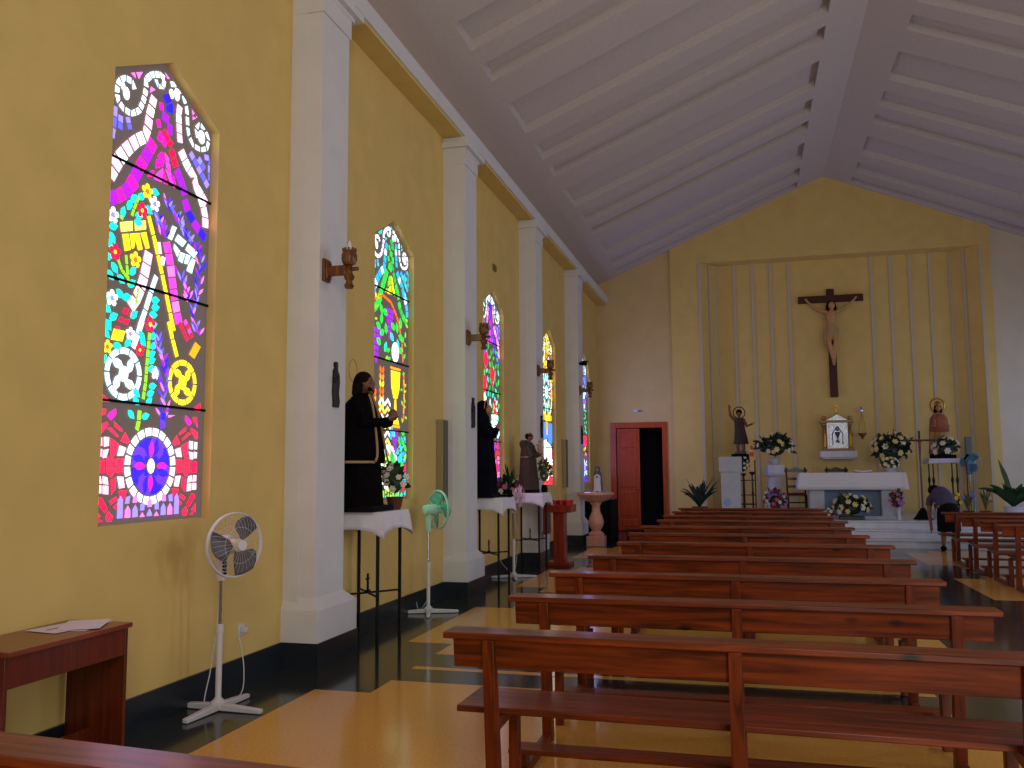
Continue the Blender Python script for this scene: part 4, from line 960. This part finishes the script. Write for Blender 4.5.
for i, (x, y) in enumerate(((-3.2,17.95),(-3.14,17.83),(-3.05,17.8),(-2.93,17.82),(-2.84,17.86),(-2.8,17.95),(-3.1,17.93))):
    m = MB(); blossom(m, (0,0,.02), .042, rn, Vector((0,-.3,1))); o = put(m.build('loose_flower', FL, smooth=False), (x, y, 1.085)); tag(o, 'small lilac flower head lying on the marble font', 'flower', 'lilac flowers on the font')
t = thing('cabinet', 'low black cabinet in the corner behind the marble font', 'cabinet', (-3.28, 19.75, 0))
m = MB(); m.box(-.33,.4,-.4,.6,0,.86); m.build('body', BLACK, t, bevel=.01); m = MB(); m.box(-.35,.42,-.42,.62,.86,.89); m.build('top', BLACK, t, bevel=.005)
t = thing('kneeling_stool', 'small reddish wooden kneeling stool on the floor before the side door', 'stool', (-2.45, 20.3, 0))
m = MB(); m.box(-.25,.25,-.12,.12,.18,.22); m.build('seat', PEW, t, bevel=.004)
for s in (-1,1): m = MB(); m.box(s*.2-.015,s*.2+.015,-.1,.1,0,.18); m.build('leg', PEWV, t)
# ============================================================ ALTAR END
Z0 = .48
# ---- crucifix on the niche wall
t = thing('crucifix', 'large dark wooden crucifix with pale figure on the niche wall', 'crucifix', (2.15, YN-.0, 0))
m = MB(); m.box(-.09,.09,-.09,-.0,3.28,5.97); m.build('upright', CROSSW, t, bevel=.006)
m = MB(); m.box(-.76,.76,-.1,-.005,5.64,5.81); m.build('crossbar', CROSSW, t, bevel=.006)
m = MB(); y = -.17
m.tube([(0,y+.0,4.95),(0,y+.01,5.1),(0,y-.01,5.25),(0,y,5.38)], [.115,.105,.14,.13], 14)
m.tube([(-.13,y,5.38),(.13,y,5.38)], .055, 10); m.tube([(0,y,5.36),(.01,y-.04,5.47)], [.05,.042], 10)
for s in (-1,1):
    m.tube([(s*.12,y,5.38),(s*.33,y+.02,5.47),(s*.55,y+.03,5.67)], [.05,.04,.026], 10); hand(m, (s*.55,y+.03,5.67), (s*.6,-.2,.8), .024, (-s*.7,0,.6))
m.tube([(-.05,y,4.95),(-.09,y-.08,4.62),(.0,y+.02,4.22),(.0,y-.04,4.12)], [.085,.06,.042,.03], 12)
m.tube([(.06,y,4.95),(.07,y-.07,4.62),(.03,y+.01,4.24),(.02,y-.05,4.12)], [.085,.06,.042,.03], 12)
m.tube([(0,y-.02,4.15),(.01,y-.08,4.05)], [.04,.03], 8); head(m, (.01,y-.05,5.53), .095, (.1,-1,-.3))
fuse('figure', m, mat('pale_carved_skin', sr(196,146,88), .5), t, .013)
m = MB(); m.loft([(-.02,y,4.78,.14,.1),(0,y,4.86,.15,.125),(0,y,4.96,.14,.125),(0,y,5.02,.12,.115)], 20, .06, 6); m.loft([(-.15,y,4.55,.03,.04),(-.15,y,4.75,.05,.06),(-.13,y,4.95,.05,.05)], 10, .1, 4); m.build('loincloth', LOIN, t)
m = MB(); m.ball((.01,y,5.56), .105,.09,.1,12,8)
for s in (-1,1): m.tube([(s*.08,y-.02,5.56),(s*.1,y-.04,5.46),(s*.07,y-.06,5.38)], [.035,.035,.015], 8)
fuse('hair', m, HAIR, t, .012)
# ---- tabernacle on a wall shelf
t = thing('wall_shelf', 'pale marble shelf under the silver tabernacle on the niche wall', 'shelf', (2.16, YN, 1.80))
m = MB(); m.box(-.42,.42,-.45,0,0,.16); m.build('slab', MARB, t, bevel=.01); m = MB(); m.box(-.36,.36,-.4,0,-.03,0); m.build('moulding', MARB, t, bevel=.005)
t = thing('tabernacle', 'silver-doored tabernacle with pediment and side columns on the marble shelf', 'tabernacle', (2.16, YN-.2, 1.96))
m = MB(); m.box(-.36,.36,-.17,.15,0,.06); m.build('base', GOLDC, t, bevel=.006)
m = MB(); m.box(-.24,.24,-.1,.15,.06,.72); m.build('body', SILVER, t, bevel=.004)
m = MB(); m.box(-.19,.19,-.125,-.1,.09,.7); d = m.build('door', SILVER, t, bevel=.004)
m = MB(); m.lathe([(.05,.2),(.05,.22),(.015,.27),(.02,.32),(.06,.42),(.065,.46),(.0,.46)], (0,-.13,0), 12); m.ball((0,-.13,.53), .055,.015,.055,12,8)
m.tube([(-.11,-.13,.15),(-.12,-.13,.42),(0,-.13,.6),(.12,-.13,.42),(.11,-.13,.15)], .013, 6); m.build('chalice_relief', mat('dark_silver', sr(96,104,118), .35, .8), d)
for s in (-1,1):
    m = MB(); m.lathe([(.05,.06),(.05,.1),(.035,.12),(.035,.58),(.055,.62),(.055,.66)], (s*.29,-.06,0), 14); m.build('column', BRASS, t)
    m = MB(); m.loft([(s*.29,-.13,.1,.04,.03),(s*.29,-.13,.3,.035,.03),(s*.29,-.13,.42,.02,.02)], 10); m.ball((s*.29,-.13,.46), .03); m.leaf((s*.31,-.1,.3),(s*.38,-.08,.5),.05,0); m.build('angel', GOLD, t)
    m = MB(); m.ball((s*.3,-.06,.80), .05,.04,.05,10,7); m.leaf((s*.3,-.05,.76),(s*.4,-.04,.86),.06,0); m.leaf((s*.3,-.05,.76),(s*.24,-.04,.88),.05,0); m.build('finial', GOLD, t)
m = MB(); m.box(-.38,.38,-.14,.15,.68,.74); m.build('cornice', GOLDC, t, bevel=.006)
m = MB(); m.prism([(-.24,.74),(.24,.74),(0,.88)], -.14, .12, lambda p: (p[0], p[2], p[1])); m.build('pediment', SILVER, t, smooth=False)
m = MB(); m.box(-.015,.015,-.02,.01,.86,1.14); m.box(-.06,.06,-.02,.01,1.04,1.07); m.ball((0,-.005,.9),.04); m.build('gold_cross', GOLD, t)
# ---- sanctuary lamp on chains
t = thing('sanctuary_lamp', 'small hanging sanctuary lamp on chains right of the tabernacle', 'lamp', (2.74, YN, 0))
m = MB(); m.tube([(0,0,3.02),(0,-.2,3.02)], .008, 6); m.build('bracket', BRASS, t)
m = MB(); m.lathe([(0,.0),(.03,.02),(.045,.08),(.02,.14),(0,.17)], (0,-.2,2.86), 12); m.build('crown', SILVER, t)
m = MB()
for k in range(3): a = 2*PI*k/3+.5; m.tube([(0,-.2,2.86),(.07*math.cos(a),-.2+.07*math.sin(a),2.62),(.085*math.cos(a),-.2+.085*math.sin(a),2.38)], .005, 5)
m.build('chain', BRASS, t)
m = MB(); m.lathe([(0,-.14),(.02,-.12),(.03,-.08),(.07,-.04),(.1,.0),(.1,.015),(.0,.02)], (0,-.2,2.37), 16); m.build('bowl', mat('reddish_brass', sr(150,90,80), .35, .6), t)
# ---- altar table
AX0, AX1, AY0, AY1 = 1.12, 3.26, 20.15, 21.0
t = thing('altar_table', 'pale stone altar table in the middle of the marble platform', 'altar', (2.19, 20.55, Z0))
m = MB(); m.box(-1.0,1.0,-.36,.36,.86,.96); m.build('altar_top', STONE, t, bevel=.01)
for s in (-1,1):
    m = MB(); m.box(s*.72-.15,s*.72+.15,-.3,.3,0,.86); m.build('leg', STONE, t, bevel=.01)
m = MB(); m.box(-.57,.57,-.05,.05,0,.86); m.build('panel', mat('blue_lit_stone', sr(96,124,158), .4, var=.1), t, bevel=.006)  # blue light falling on the altar panel is put into its colour
m = MB(); m.box(-.95,.95,-.42,.38,0,.05); m.build('plinth', STONE, t)
cloth('white lace-edged altar cloth over the stone altar table', 2.19, 20.55, Z0+.965, 1.06, .36, .0, 8, CLOTH, sy=.4, flare=.025, n=16)
o = [q for q in bpy.data.objects if q.name.startswith('tablecloth')][-1]
o['label'] = 'long white altar cloth hanging over the stone altar table'
AZ = Z0+.972
# small things on the altar
t = thing('candlestick', 'small gold candlestick at the left end of the altar', 'candlestick', (1.42, 20.5, AZ))
vase(t, [(0,0),(.05,0),(.045,.015),(.015,.03),(.012,.09),(.035,.11),(0,.11)], GOLD, name='stem')
t = thing('altar_book', 'open dark missal lying on the right part of the altar', 'book', (2.45, 20.55, AZ))
for s in (-1,1):
    m = MB(); m.prism([(0,0),(s*.17,.03),(s*.17,.05),(0,.03)], -.12, .12, lambda p: (p[0], p[2], p[1])); m.build('page_block' , PAPER, t)
m = MB(); m.box(-.18,.18,-.13,.13,0,.006); m.build('cover', BLACK, t)
t = thing('bouquet', 'white and yellow bouquet in a low vase on the right end of the altar', 'flowers', (3.02, 20.72, AZ))
vase(t, [(0,0),(.07,0),(.09,.05),(.06,.1),(0,.1)], STONE); bouquet(t, (0,0,.18), .2,.15,.14, 16, [FW,FY,FC], 50, 12, .05)
t = thing('bouquet', 'tall bouquet of cream roses behind the right end of the altar', 'flowers', (3.2, 21.5, Z0))
vase(t, [(0,0),(.12,0),(.11,.03),(.04,.08),(.035,.9),(.1,1.0),(.13,1.02),(.0,1.03)], MARB, name='pedestal'); vase(t, [(.05,1.03),(.09,1.1),(.1,1.2),(.07,1.26),(0,1.26)], STONE, (0,0,0)); bouquet(t, (0,0,1.5), .48,.25,.4, 24, [FC,FY,FC,FW], 170, 13, .07, LEAFD, .2)
t = thing('bouquet', 'low wide arrangement of cream flowers on the floor before the altar', 'flowers', (2.1, 19.78, Z0))
m = MB(); m.box(-.25,.25,-.1,.1,0,.07); m.build('tray', LEAFD, t, bevel=.01); bouquet(t, (0,0,.27), .4,.2,.25, 26, [FC,FW,FY,FC], 150, 14, .07, LEAFD, .16)
t = thing('bouquet', 'small white flower bunch left of the low arrangement before the altar', 'flowers', (1.62, 19.75, Z0))
m = MB(); m.box(-.08,.08,-.08,.08,0,.05); m.build('tray', LEAFD, t); bouquet(t, (0,0,.12), .14,.12,.1, 8, [FW,FW], 30, 15, .05, LEAFD, .1)
t = thing('bouquet', 'pink and red flowers in a glass vase at the right leg of the altar', 'flowers', (3.03, 19.85, Z0))
vase(t, [(0,0),(.05,0),(.03,.03),(.03,.2),(.05,.24),(0,.24)], MARB); bouquet(t, (-.03,0,.4), .16,.13,.22, 14, [FP,FR,FL,FP], 60, 16, .045, LEAFD, .12)
# ---- chairs behind the altar
def chair(x, y, label):
    t = thing('ladder_back_chair', label, 'chair', (x, y, Z0), 0, 'dark ladder-back chairs')
    for sx in (-1,1):
        m = MB(); m.tube([(sx*.2,-.19,0),(sx*.2,-.19,.46)], .018, 8); m.build('leg', CHAIRW, t)
        m = MB(); m.tube([(sx*.2,.19,0),(sx*.2,.19,.45),(sx*.21,.24,1.05),(sx*.215,.25,1.1)], [.018,.02,.02,.01], 8); m.build('leg', CHAIRW, t)
    m = MB(); m.box(-.21,.21,-.2,.2,.43,.455); m.build('seat_frame', CHAIRW, t, bevel=.004)
    m = MB(); m.box(-.2,.2,-.19,.19,.455,.5); m.build('seat_cushion', mat('red_cushion', sr(120,30,34), .8), t, bevel=.015)
    for z, h in ((.62,.05),(.8,.05)):
        m = MB(); m.box(-.2,.2,.215,.23,z,z+h); m.build('slat', CHAIRW, t, bevel=.004)
    m = MB(); m.prism([(-.25,.98),(.25,.98),(.27,1.03),(.22,1.07),(.13,1.05),(.0,1.1),(-.13,1.05),(-.22,1.07),(-.27,1.03)], .235, .255, lambda p: (p[0], p[2], p[1])); m.build('crest_rail', CHAIRW, t, smooth=False)
    for z in (.15,.28):
        m = MB(); m.tube([(-.2,-.19,z),(.2,-.19,z)], .01, 6); m.tube([(-.2,.19,z),(.2,.19,z)], .01, 6)
        for sx in (-1,1): m.tube([(sx*.2,-.19,z-.04),(sx*.2,.19,z-.04)], .01, 6)
        m.build('stretcher', CHAIRW, t)
chair(1.12, 21.55, 'dark carved ladder-back chair with red seat left of the altar')
chair(2.05, 21.85, 'dark carved chair behind the middle of the altar below the tabernacle')
# ---- pulpit
t = thing('stone_pulpit', 'square white stone pulpit at the left front of the platform', 'pulpit', (-.33, 19.95, Z0))
m = MB(); m.box(-.24,.24,-.2,.2,1.0,1.33); m.build('upper_block', STONE, t, bevel=.008)
m = MB(); m.box(-.205,.205,-.17,.17,0,1.0); m.build('lower_block', STONE, t, bevel=.006)
m = MB(); m.ball((-.08,-.17,.35), .08,.012,.09,12,8); m.build('blue_emblem', mat('blue_emblem_paint', sr(140,170,210), .6), t)
# ---- iron stand + John the Baptist
t = iron_table('black wrought iron stand under the raised-arm statue, beside the pulpit', .0, 21.35, 1.74, .2, Z0, False)
for z in (.25,.8):
    for s in (-1,1): m = MB(); m.tube([(-.2,s*.2,z),(.2,s*.2,z)], .01, 6); m.build('rail', IRON, t)
t = thing('statue', 'dark carved figure with ring halo and raised right arm behind the pulpit', 'statue', (-.12, 21.35, 1.742))
m = MB(); m.box(-.2,.2,-.15,.15,0,.15); m.build('base', BLACK, t, bevel=.01)
m = MB(); m.ball((-.08,-.08,.17),.06,.05,.04); m.ball((.05,-.06,.18),.1,.07,.05); m.build('mossy_ground', LEAFG, t)
m = MB()
m.loft([(.02,0,.38,.17,.11),(.02,0,.5,.15,.1),(.01,0,.7,.12,.09),(0,0,.85,.11,.08),(0,0,.98,.12,.08),(0,0,1.0,.05,.05)], 24, .06, 7); m.build('tunic', BROWNC, t)
m = MB()
m.tube([(-.04,0,.15),(-.05,-.01,.3),(-.04,0,.5)], [.03,.045,.05], 8); m.tube([(.07,0,.15),(.08,-.01,.3),(.06,0,.5)], [.03,.045,.05], 8)
m.tube([(0,0,.5),(0,0,.95)], .07, 8); m.tube([(-.1,0,.95),(-.2,-.02,1.05),(-.22,-.02,1.22)], [.042,.036,.026], 8); hand(m, (-.22,-.02,1.22), (0,0,1), .022)
m.tube([(.1,0,.95),(.17,-.03,.8),(.24,-.12,.82)], [.042,.036,.026], 8); hand(m, (.24,-.12,.82), (.8,-.3,.3), .02, (0,0,1))
m.tube([(0,0,.95),(0,-.01,1.03)], .032, 8); head(m, (0,-.02,1.1), .07); fuse('body', m, mat('dark_carved_skin', sr(116,66,40), .5), t, .009)
m = MB(); m.ball((0,.0,1.125), .075,.075,.075); fuse('hair', m, HAIR, t, .01)
m = MB(); m.tube([(.135*math.cos(a), .06, 1.12+.135*math.sin(a)) for a in [2*PI*i/30 for i in range(30)]], .013, 6, closed=True); m.tube([(0,.06,.985),(0,.03,.95)], .01, 5); m.build('ring_halo', BRONZE, t)
m = MB(); m.tube([(.2,-.14,.8),(.36,-.16,.88)], .006, 5); m.build('thin_staff', BRASS, t)
# ---- paschal candle
t = thing('paschal_candle', 'thick cream paschal candle with red marking on a dark stand by the pulpit', 'candle', (.13, 20.6, Z0))
m = MB(); m.lathe([(.14,0),(.13,.03),(.03,.06),(.02,.1),(.02,.5),(.035,.53),(.02,.56),(.02,.92),(.06,.96),(.07,1.0),(0,1.0)], n=14); m.build('stand', CHAIRW, t)
m = MB(); m.tube([(0,0,1.0),(0,0,1.5)], .042, 14); m.build('wax', CANDLE, t)
m = MB(); m.tube([(0,0,1.34),(0,0,1.44)], .0435, 14); m.ball((0,0,1.53), .03,.03,.06,10,8); m.build('red_marking', mat('candle_red', sr(206,60,40), .6), t)
t = thing('bouquet', 'small white flower spray between the pulpit and the paschal candle', 'flowers', (-.06, 21.0, Z0))
vase(t, [(0,0),(.1,0),(.03,.04),(.02,.9),(.07,.96),(0,.96)], IRON, name='stand'); bouquet(t, (0,0,1.15), .17,.13,.2, 12, [FW,FC], 60, 20, .04, LEAFD, .12)
# ---- draped pedestal with bouquet and wreath
t = thing('flower_pedestal', 'tall white draped pedestal left of the altar chairs', 'pedestal', (.62, 21.1, Z0))
m = MB(); m.loft([(0,0,0,.2,.2),(0,0,.05,.19,.19),(0,0,.6,.16,.16),(0,0,1.1,.14,.14),(0,0,1.14,.2,.2)], 24); m.build('column', LACE, t)
m = MB(); m.loft([(0,0,.9,.215,.215),(0,0,1.0,.21,.21),(0,0,1.15,.205,.205),(0,0,1.155,.02,.02)], 30, .05, 9, cap=False); m.build('drape', LACE, t, solid=.004)
t = thing('bouquet', 'round bouquet of cream and white flowers in a white vase on the draped pedestal', 'flowers', (.62, 21.1, Z0+1.16))
vase(t, [(0,0),(.08,0),(.11,.06),(.12,.13),(.08,.15),(0,.15)], STONE); bouquet(t, (.03,0,.42), .42,.25,.32, 22, [FC,FW,FY], 160, 21, .065, LEAFD, .18)
t = thing('wreath', 'round wreath of pink and white flowers leaning on the draped pedestal', 'wreath', (.62, 20.72, Z0))
bouquet(t, (0,0,.36), .27,.1,.3, 34, [FP,FW,FL,FW,FR], 90, 22, .05, LEAFD, .1)
m = MB(); m.tube([(0,.0,.0),(0,.14,.5)], .01, 6); m.tube([(-.15,0,0),(0,.02,.3),(.15,0,0)], .01, 6); m.build('easel', CHAIRW, t)
# ---- processional cross
t = thing('processional_cross', 'slender standing cross on a black cone base right of the altar', 'cross', (3.5, 19.9, Z0))
m = MB(); m.lathe([(.19,0),(.19,.02),(.16,.05),(.06,.2),(.03,.24),(0,.24)], n=16); m.build('base', BLACK, t)
m = MB(); m.tube([(0,0,.2),(0,0,1.45)], .018, 8); m.build('pole', DARKW, t)
m = MB(); m.box(-.02,.02,-.015,.015,1.4,1.83); m.box(-.36,.36,-.015,.015,1.61,1.65); m.build('cross', CHAIRW, t, bevel=.003)
m = MB(); m.tube([(0,-.03,1.6),(0,-.035,1.45),(0,-.03,1.28)], [.03,.028,.012], 8); m.ball((0,-.04,1.64), .022)
for s in (-1,1): m.tube([(s*.02,-.03,1.6),(s*.14,-.02,1.65)], [.012,.007], 6)
fuse('figure', m, mat('cross_figure', sr(120,60,44), .5), t, .006)
# ---- Carmen statue on draped iron stand
t = iron_table('tall black iron stand under the crowned statue at the right of the niche', 4.24, 21.55, 1.74, .24, Z0, False)
m = MB()
for a in (-1,1):
    for b in (-1,1): m.lathe([(.018,.2),(.035,.3),(.018,.4),(.018,.7),(.035,.78),(.018,.86)], (a*.24,b*.24,0), 8)
m.build('turned_collar', IRON, t)
cloth('white tablecloth on the tall stand under the crowned statue', 4.24, 21.55, 1.74, .31, .1, .02, 5, LACE)
t = thing('statue', 'crowned woman statue in ochre gown and orange cape with rayed halo', 'statue', (4.22, 21.6, 1.745))
m = MB(); m.box(-.2,.2,-.15,.15,0,.1); m.build('base', BLACK, t, bevel=.01)
m = MB(); m.loft([(0,0,.1,.17,.14),(0,0,.3,.16,.13),(0,0,.6,.14,.11),(0,0,.85,.12,.09),(0,0,.98,.11,.08),(0,0,1.02,.04,.04)], 30, .05, 8); m.build('gown', CARMB, t)
m = MB(); m.loft([(0,.06,.1,.22,.1),(0,.05,.4,.2,.11),(0,.03,.66,.21,.13),(0,.02,.9,.18,.11),(0,.0,1.02,.09,.08)], 30, .04, 7, cap=False); m.build('cape', mat('carmen_mantle', sr(170, 136, 104), .8), t, solid=.008)
m = MB(); m.loft([(0,-.01,.6,.2,.12),(0,-.0,.75,.19,.125),(0,.0,.9,.17,.12),(0,.0,1.03,.07,.07)], 30, .04, 7, cap=False); m.build('shoulder_cape', ORANGE, t, solid=.008)
m = MB(); head(m, (0,-.03,1.13), .07); m.tube([(0,0,1.0),(0,-.01,1.08)], .03, 8)
fuse('head', m, SKIN, t, .008); m = MB()
for s in (-1,1): hand(m, (s*.17,-.15,.72), (0,-.8,.1), .02)
fuse('hands', m, SKIN, t, .006)
m = MB(); m.ball((0,.01,1.145), .08,.075,.08); m.loft([(0,.03,.95,.09,.05),(0,.03,1.05,.095,.06),(0,.02,1.14,.08,.06)], 14, .05, 6); fuse('hair', m, HAIR, t, .01)
m = MB(); m.loft([(-.13,-.16,.7,.04,.04),(-.13,-.16,.86,.045,.04),(-.13,-.16,.9,.02,.02)], 10); head(m, (-.13,-.17,.94), .035); fuse('child', m, mat('child_tunic', sr(150,70,60), .6), t, .008)
m = MB(); m.loft([(0,-.01,1.19,.06,.06),(0,-.01,1.23,.075,.075),(0,-.01,1.27,.05,.05),(0,-.01,1.3,.01,.01)], 16, .1, 6); m.box(-.006,.006,-.015,-.0,1.29,1.34); m.build('crown', GOLD, t)
m = MB(); m.tube([(.15*math.cos(a), .07, 1.2+.15*math.sin(a)) for a in [2*PI*i/32 for i in range(32)]], .018, 6, closed=True)
for k in range(24): a = 2*PI*k/24; m.tube([(.15*math.cos(a), .07, 1.2+.15*math.sin(a)), (.21*math.cos(a), .07, 1.2+.21*math.sin(a))], [.012,.002], 5)
m.tube([(0,.07,1.03),(0,.04,.95)], .01, 5); m.build('rayed_halo', GOLD, t)
t = thing('bouquet', 'white lily bouquet at the feet of the crowned statue', 'flowers', (4.28, 21.33, 1.745))
m = MB(); m.box(-.2,.2,-.06,.06,0,.08); m.build('trough', BLACK, t); bouquet(t, (0,-.03,.24), .28,.12,.24, 14, [FW,FW,FY], 90, 24, .075, LEAFD, .15)
# ---- microphone, column speaker, pots at the right
t = thing('microphone_stand', 'black microphone on a thin stand left of the blue fan', 'microphone', (4.52, 20.6, Z0))
m = MB(); m.lathe([(.12,0),(.12,.015),(.012,.03),(.012,1.1),(0,1.1)], n=12); m.build('pole', IRON, t)
m = MB(); m.tube([(0,0,1.1),(-.04,-.03,1.24)], .008, 6); m.tube([(-.04,-.03,1.24),(.03,-.05,1.34)], [.02,.032], 10); m.build('microphone', BLACK, t)
t = thing('column_speaker', 'slim grey column speaker standing behind the blue fan', 'speaker', (4.86, 21.9, Z0))
m = MB(); m.box(-.06,.06,-.05,.05,.9,1.75); m.build('casing', mat('grey_green_casing', sr(90,106,104), .6), t, bevel=.005)
m = MB(); m.tube([(0,0,0),(0,0,.9)], .015, 8); m.lathe([(.15,0),(.14,.02),(.02,.03)], n=12); m.build('stand', CHROME, t)
def pot(x, y, lab, col, nb, pm, h=.3, seed=1, lm=LEAFG):
    t = thing('potted_plant', lab, 'plant', (x, y, Z0)); vase(t, [(0,0),(.08,0),(.11,.16),(.12,.17),(.0,.165)], pm, name='pot')
    bladeplant(t, (0,0,.15), 22, h, .15, .03, seed, lm)
    rn = random.Random(seed)
    for i in range(nb):
        m = MB(); blossom(m, (rn.uniform(-.12,.12), rn.uniform(-.1,.03), .15+h*rn.uniform(.45,.85)), .045, rn); m.build('blossom', col, t, smooth=False)
pot(4.12, 20.1, 'white pot of bright yellow flowers right of the bending person', FYY, 12, MARB, .42, 31)
pot(4.42, 20.2, 'grassy potted plant directly right of the yellow flowers', FL, 3, TERRA, .52, 32)
pot(4.72, 20.1, 'grey-green grassy potted plant in front of the blue fan', FW, 3, TERRA, .55, 33)
pot(3.86, 20.3, 'small pot of pale pink flowers left of the yellow flowers', FP, 6, MARB, .4, 35)
t = thing('potted_aspidistra', 'large dark broad-leaved plant in white pot at the right edge', 'plant', (5.18, 19.85, Z0))
vase(t, [(0,0),(.14,0),(.19,.26),(.2,.28),(0,.27)], MARB, name='pot'); bladeplant(t, (0,0,.25), 30, .62, .62, .15, 41, LEAF)
m = MB(); m.leaf((-.02,0,.5),(-.22,.05,1.22),.1,.02,6,(0,-1,.2)); m.leaf((.0,0,.4),(-.62,-.05,.62),.14,.1,6,(0,-.3,1)); m.build('tall_leaf', LEAF, t)
t = thing('potted_agave', 'dark spiky-leaved potted plant left of the stone pulpit', 'plant', (-1.02, 20.1, Z0))
vase(t, [(0,0),(.12,0),(.17,.22),(.18,.24),(0,.23)], TERRA, name='pot'); bladeplant(t, (0,0,.2), 34, .72, .46, .075, 42, LEAFD)
# ---- bending person
t = thing('person', 'person in patterned grey top and black skirt bending towards the altar steps', 'person', (3.62, 18.12, 0))
m = MB()
m.tube([(0,.0,.84),(-.02,.12,.95),(-.07,.28,1.02),(-.1,.36,1.03)], [.13,.13,.14,.1], 14)
m.tube([(-.24,.32,1.0),(.04,.36,1.02)], .06, 10)
m.tube([(-.1,.36,1.03),(-.13,.43,1.05)], .045, 10); head(m, (-.14,.46,1.08), .105, (0,1,-.5))
for s in (-1,1):
    m.tube([(s*.09,.0,.84),(s*.1,-.02,.45),(s*.1,.03,.09)], [.095,.06,.036], 12)
    m.tube([(s*.1,.04,.06),(s*.1,-.1+.2,.035),(s*.1,.14,.03)], [.035,.035,.028], 8)
for x, e, w in ((-.24,-.27,(-.25,.28,.42)), (.06,.1,(.02,.5,.6))):
    m.tube([(x,.33,1.0),(e,.3,.7),w], [.05,.042,.028], 10); hand(m, w, (0,.15,-1), .026, (0,1,0))
fuse('body', m, PSKIN, t, .012)
m = MB(); m.loft([(0,-.01,.36,.2,.15),(0,-.01,.5,.2,.155),(0,-.01,.7,.195,.155),(0,.0,.85,.17,.15),(-.01,.05,.93,.15,.12)], 24, .02, 6); m.build('skirt', BLACK, t)
m = MB(); m.tube([(.0,-.03,.80),(-.02,.12,.96),(-.07,.28,1.03),(-.09,.35,1.04),(-.1,.37,1.04)], [.165,.165,.175,.14,.08], 18)
m.tube([(-.18,.33,1.01),(-.25,.32,.93),(-.265,.31,.82)], [.075,.065,.062], 10); m.tube([(.0,.35,1.02),(.07,.35,.94),(.085,.33,.82)], [.075,.065,.062], 10)
fuse('blouse', m, SHIRT, t, .014)
m = MB(); m.ball((-.14,.44,1.11), .115,.115,.11); m.ball((-.14,.38,1.09), .09,.07,.08); fuse('hair', m, HAIR, t, .014)
for s in (-1,1):
    m = MB(); m.tube([(s*.1,-.02,.045),(s*.1,.06,.05),(s*.1,.16,.035)], [.045,.048,.038], 10); m.build('shoe', BLACK, t)
# ============================================================ LIGHT
def area(name, loc, rot, sx, sy, e, col):
    l = bpy.data.lights.new(name, 'AREA'); l.shape = 'RECTANGLE'; l.size = sx; l.size_y = sy; l.energy = e; l.color = col
    o = bpy.data.objects.new(name, l); C.objects.link(o); o.location = loc; o.rotation_euler = rot; return o
RC = [(.78,.86,1.0),(.74,.84,1.0),(.78,.84,1.0),(.6,.74,1.0),(.34,.52,1.0)]
for k, y in enumerate(WY):
    area('daylight_right', (XR-.0+.02, y+WW/2, 2.65), (0, PI/2, 0), 2.6, .95, (84,72,48,34,34)[k], RC[k])
    area('daylight_left', (XL-.02, y+WW/2, 2.65), (0, -PI/2, 0), 2.6, .95, (9,14,9,9,50)[k], [(1,.6,.95),(.5,1,.7),(.8,.6,1),(1,.8,.6),(.38,.42,1)][k])
area('daylight_entrance', (2.05, Y0+.05, 1.7), (PI/2, 0, 0), 2.8, 3.0, 135, (1,.96,.88))
area('rib_fill_light', (2.05, Y0+.05, 5.4), (PI/2, 0, 0), 2.8, 2.6, 215, (1,.96,.9))  # unseen upper window light, added to brighten the camera-facing ceiling rib faces
w = bpy.data.worlds.new('world'); bpy.context.scene.world = w; w.use_nodes = True
w.node_tree.nodes['Background'].inputs[0].default_value = (.8,.9,1,1); w.node_tree.nodes['Background'].inputs[1].default_value = .5
# ============================================================ CAMERA
yaw, pit, rol = .25792, .0976, -.00687
f = Vector((-math.sin(yaw)*math.cos(pit), math.cos(yaw)*math.cos(pit), math.sin(pit)))
r = Vector((math.cos(yaw), math.sin(yaw), 0)); u = r.cross(f)
c, s = math.cos(rol), math.sin(rol)
r2 = r*c+u*s; u2 = -r*s+u*c
cam = bpy.data.cameras.new('camera'); co = bpy.data.objects.new('camera', cam); C.objects.link(co)
co.matrix_world = Matrix(((r2.x,u2.x,-f.x,0),(r2.y,u2.y,-f.y,0),(r2.z,u2.z,-f.z,1.55),(0,0,0,1)))
cam.sensor_width = 36; cam.lens = 36*880.9/1024; cam.clip_end = 100
sc = bpy.context.scene; sc.camera = co
vs = sc.view_settings; vs.view_transform = 'Standard'; vs.look = 'None'; vs.gamma = 1; vs.use_curve_mapping = False; vs.exposure = -.14
sc.cycles.max_bounces = 8; sc.cycles.diffuse_bounces = 5; sc.cycles.sample_clamp_indirect = 4
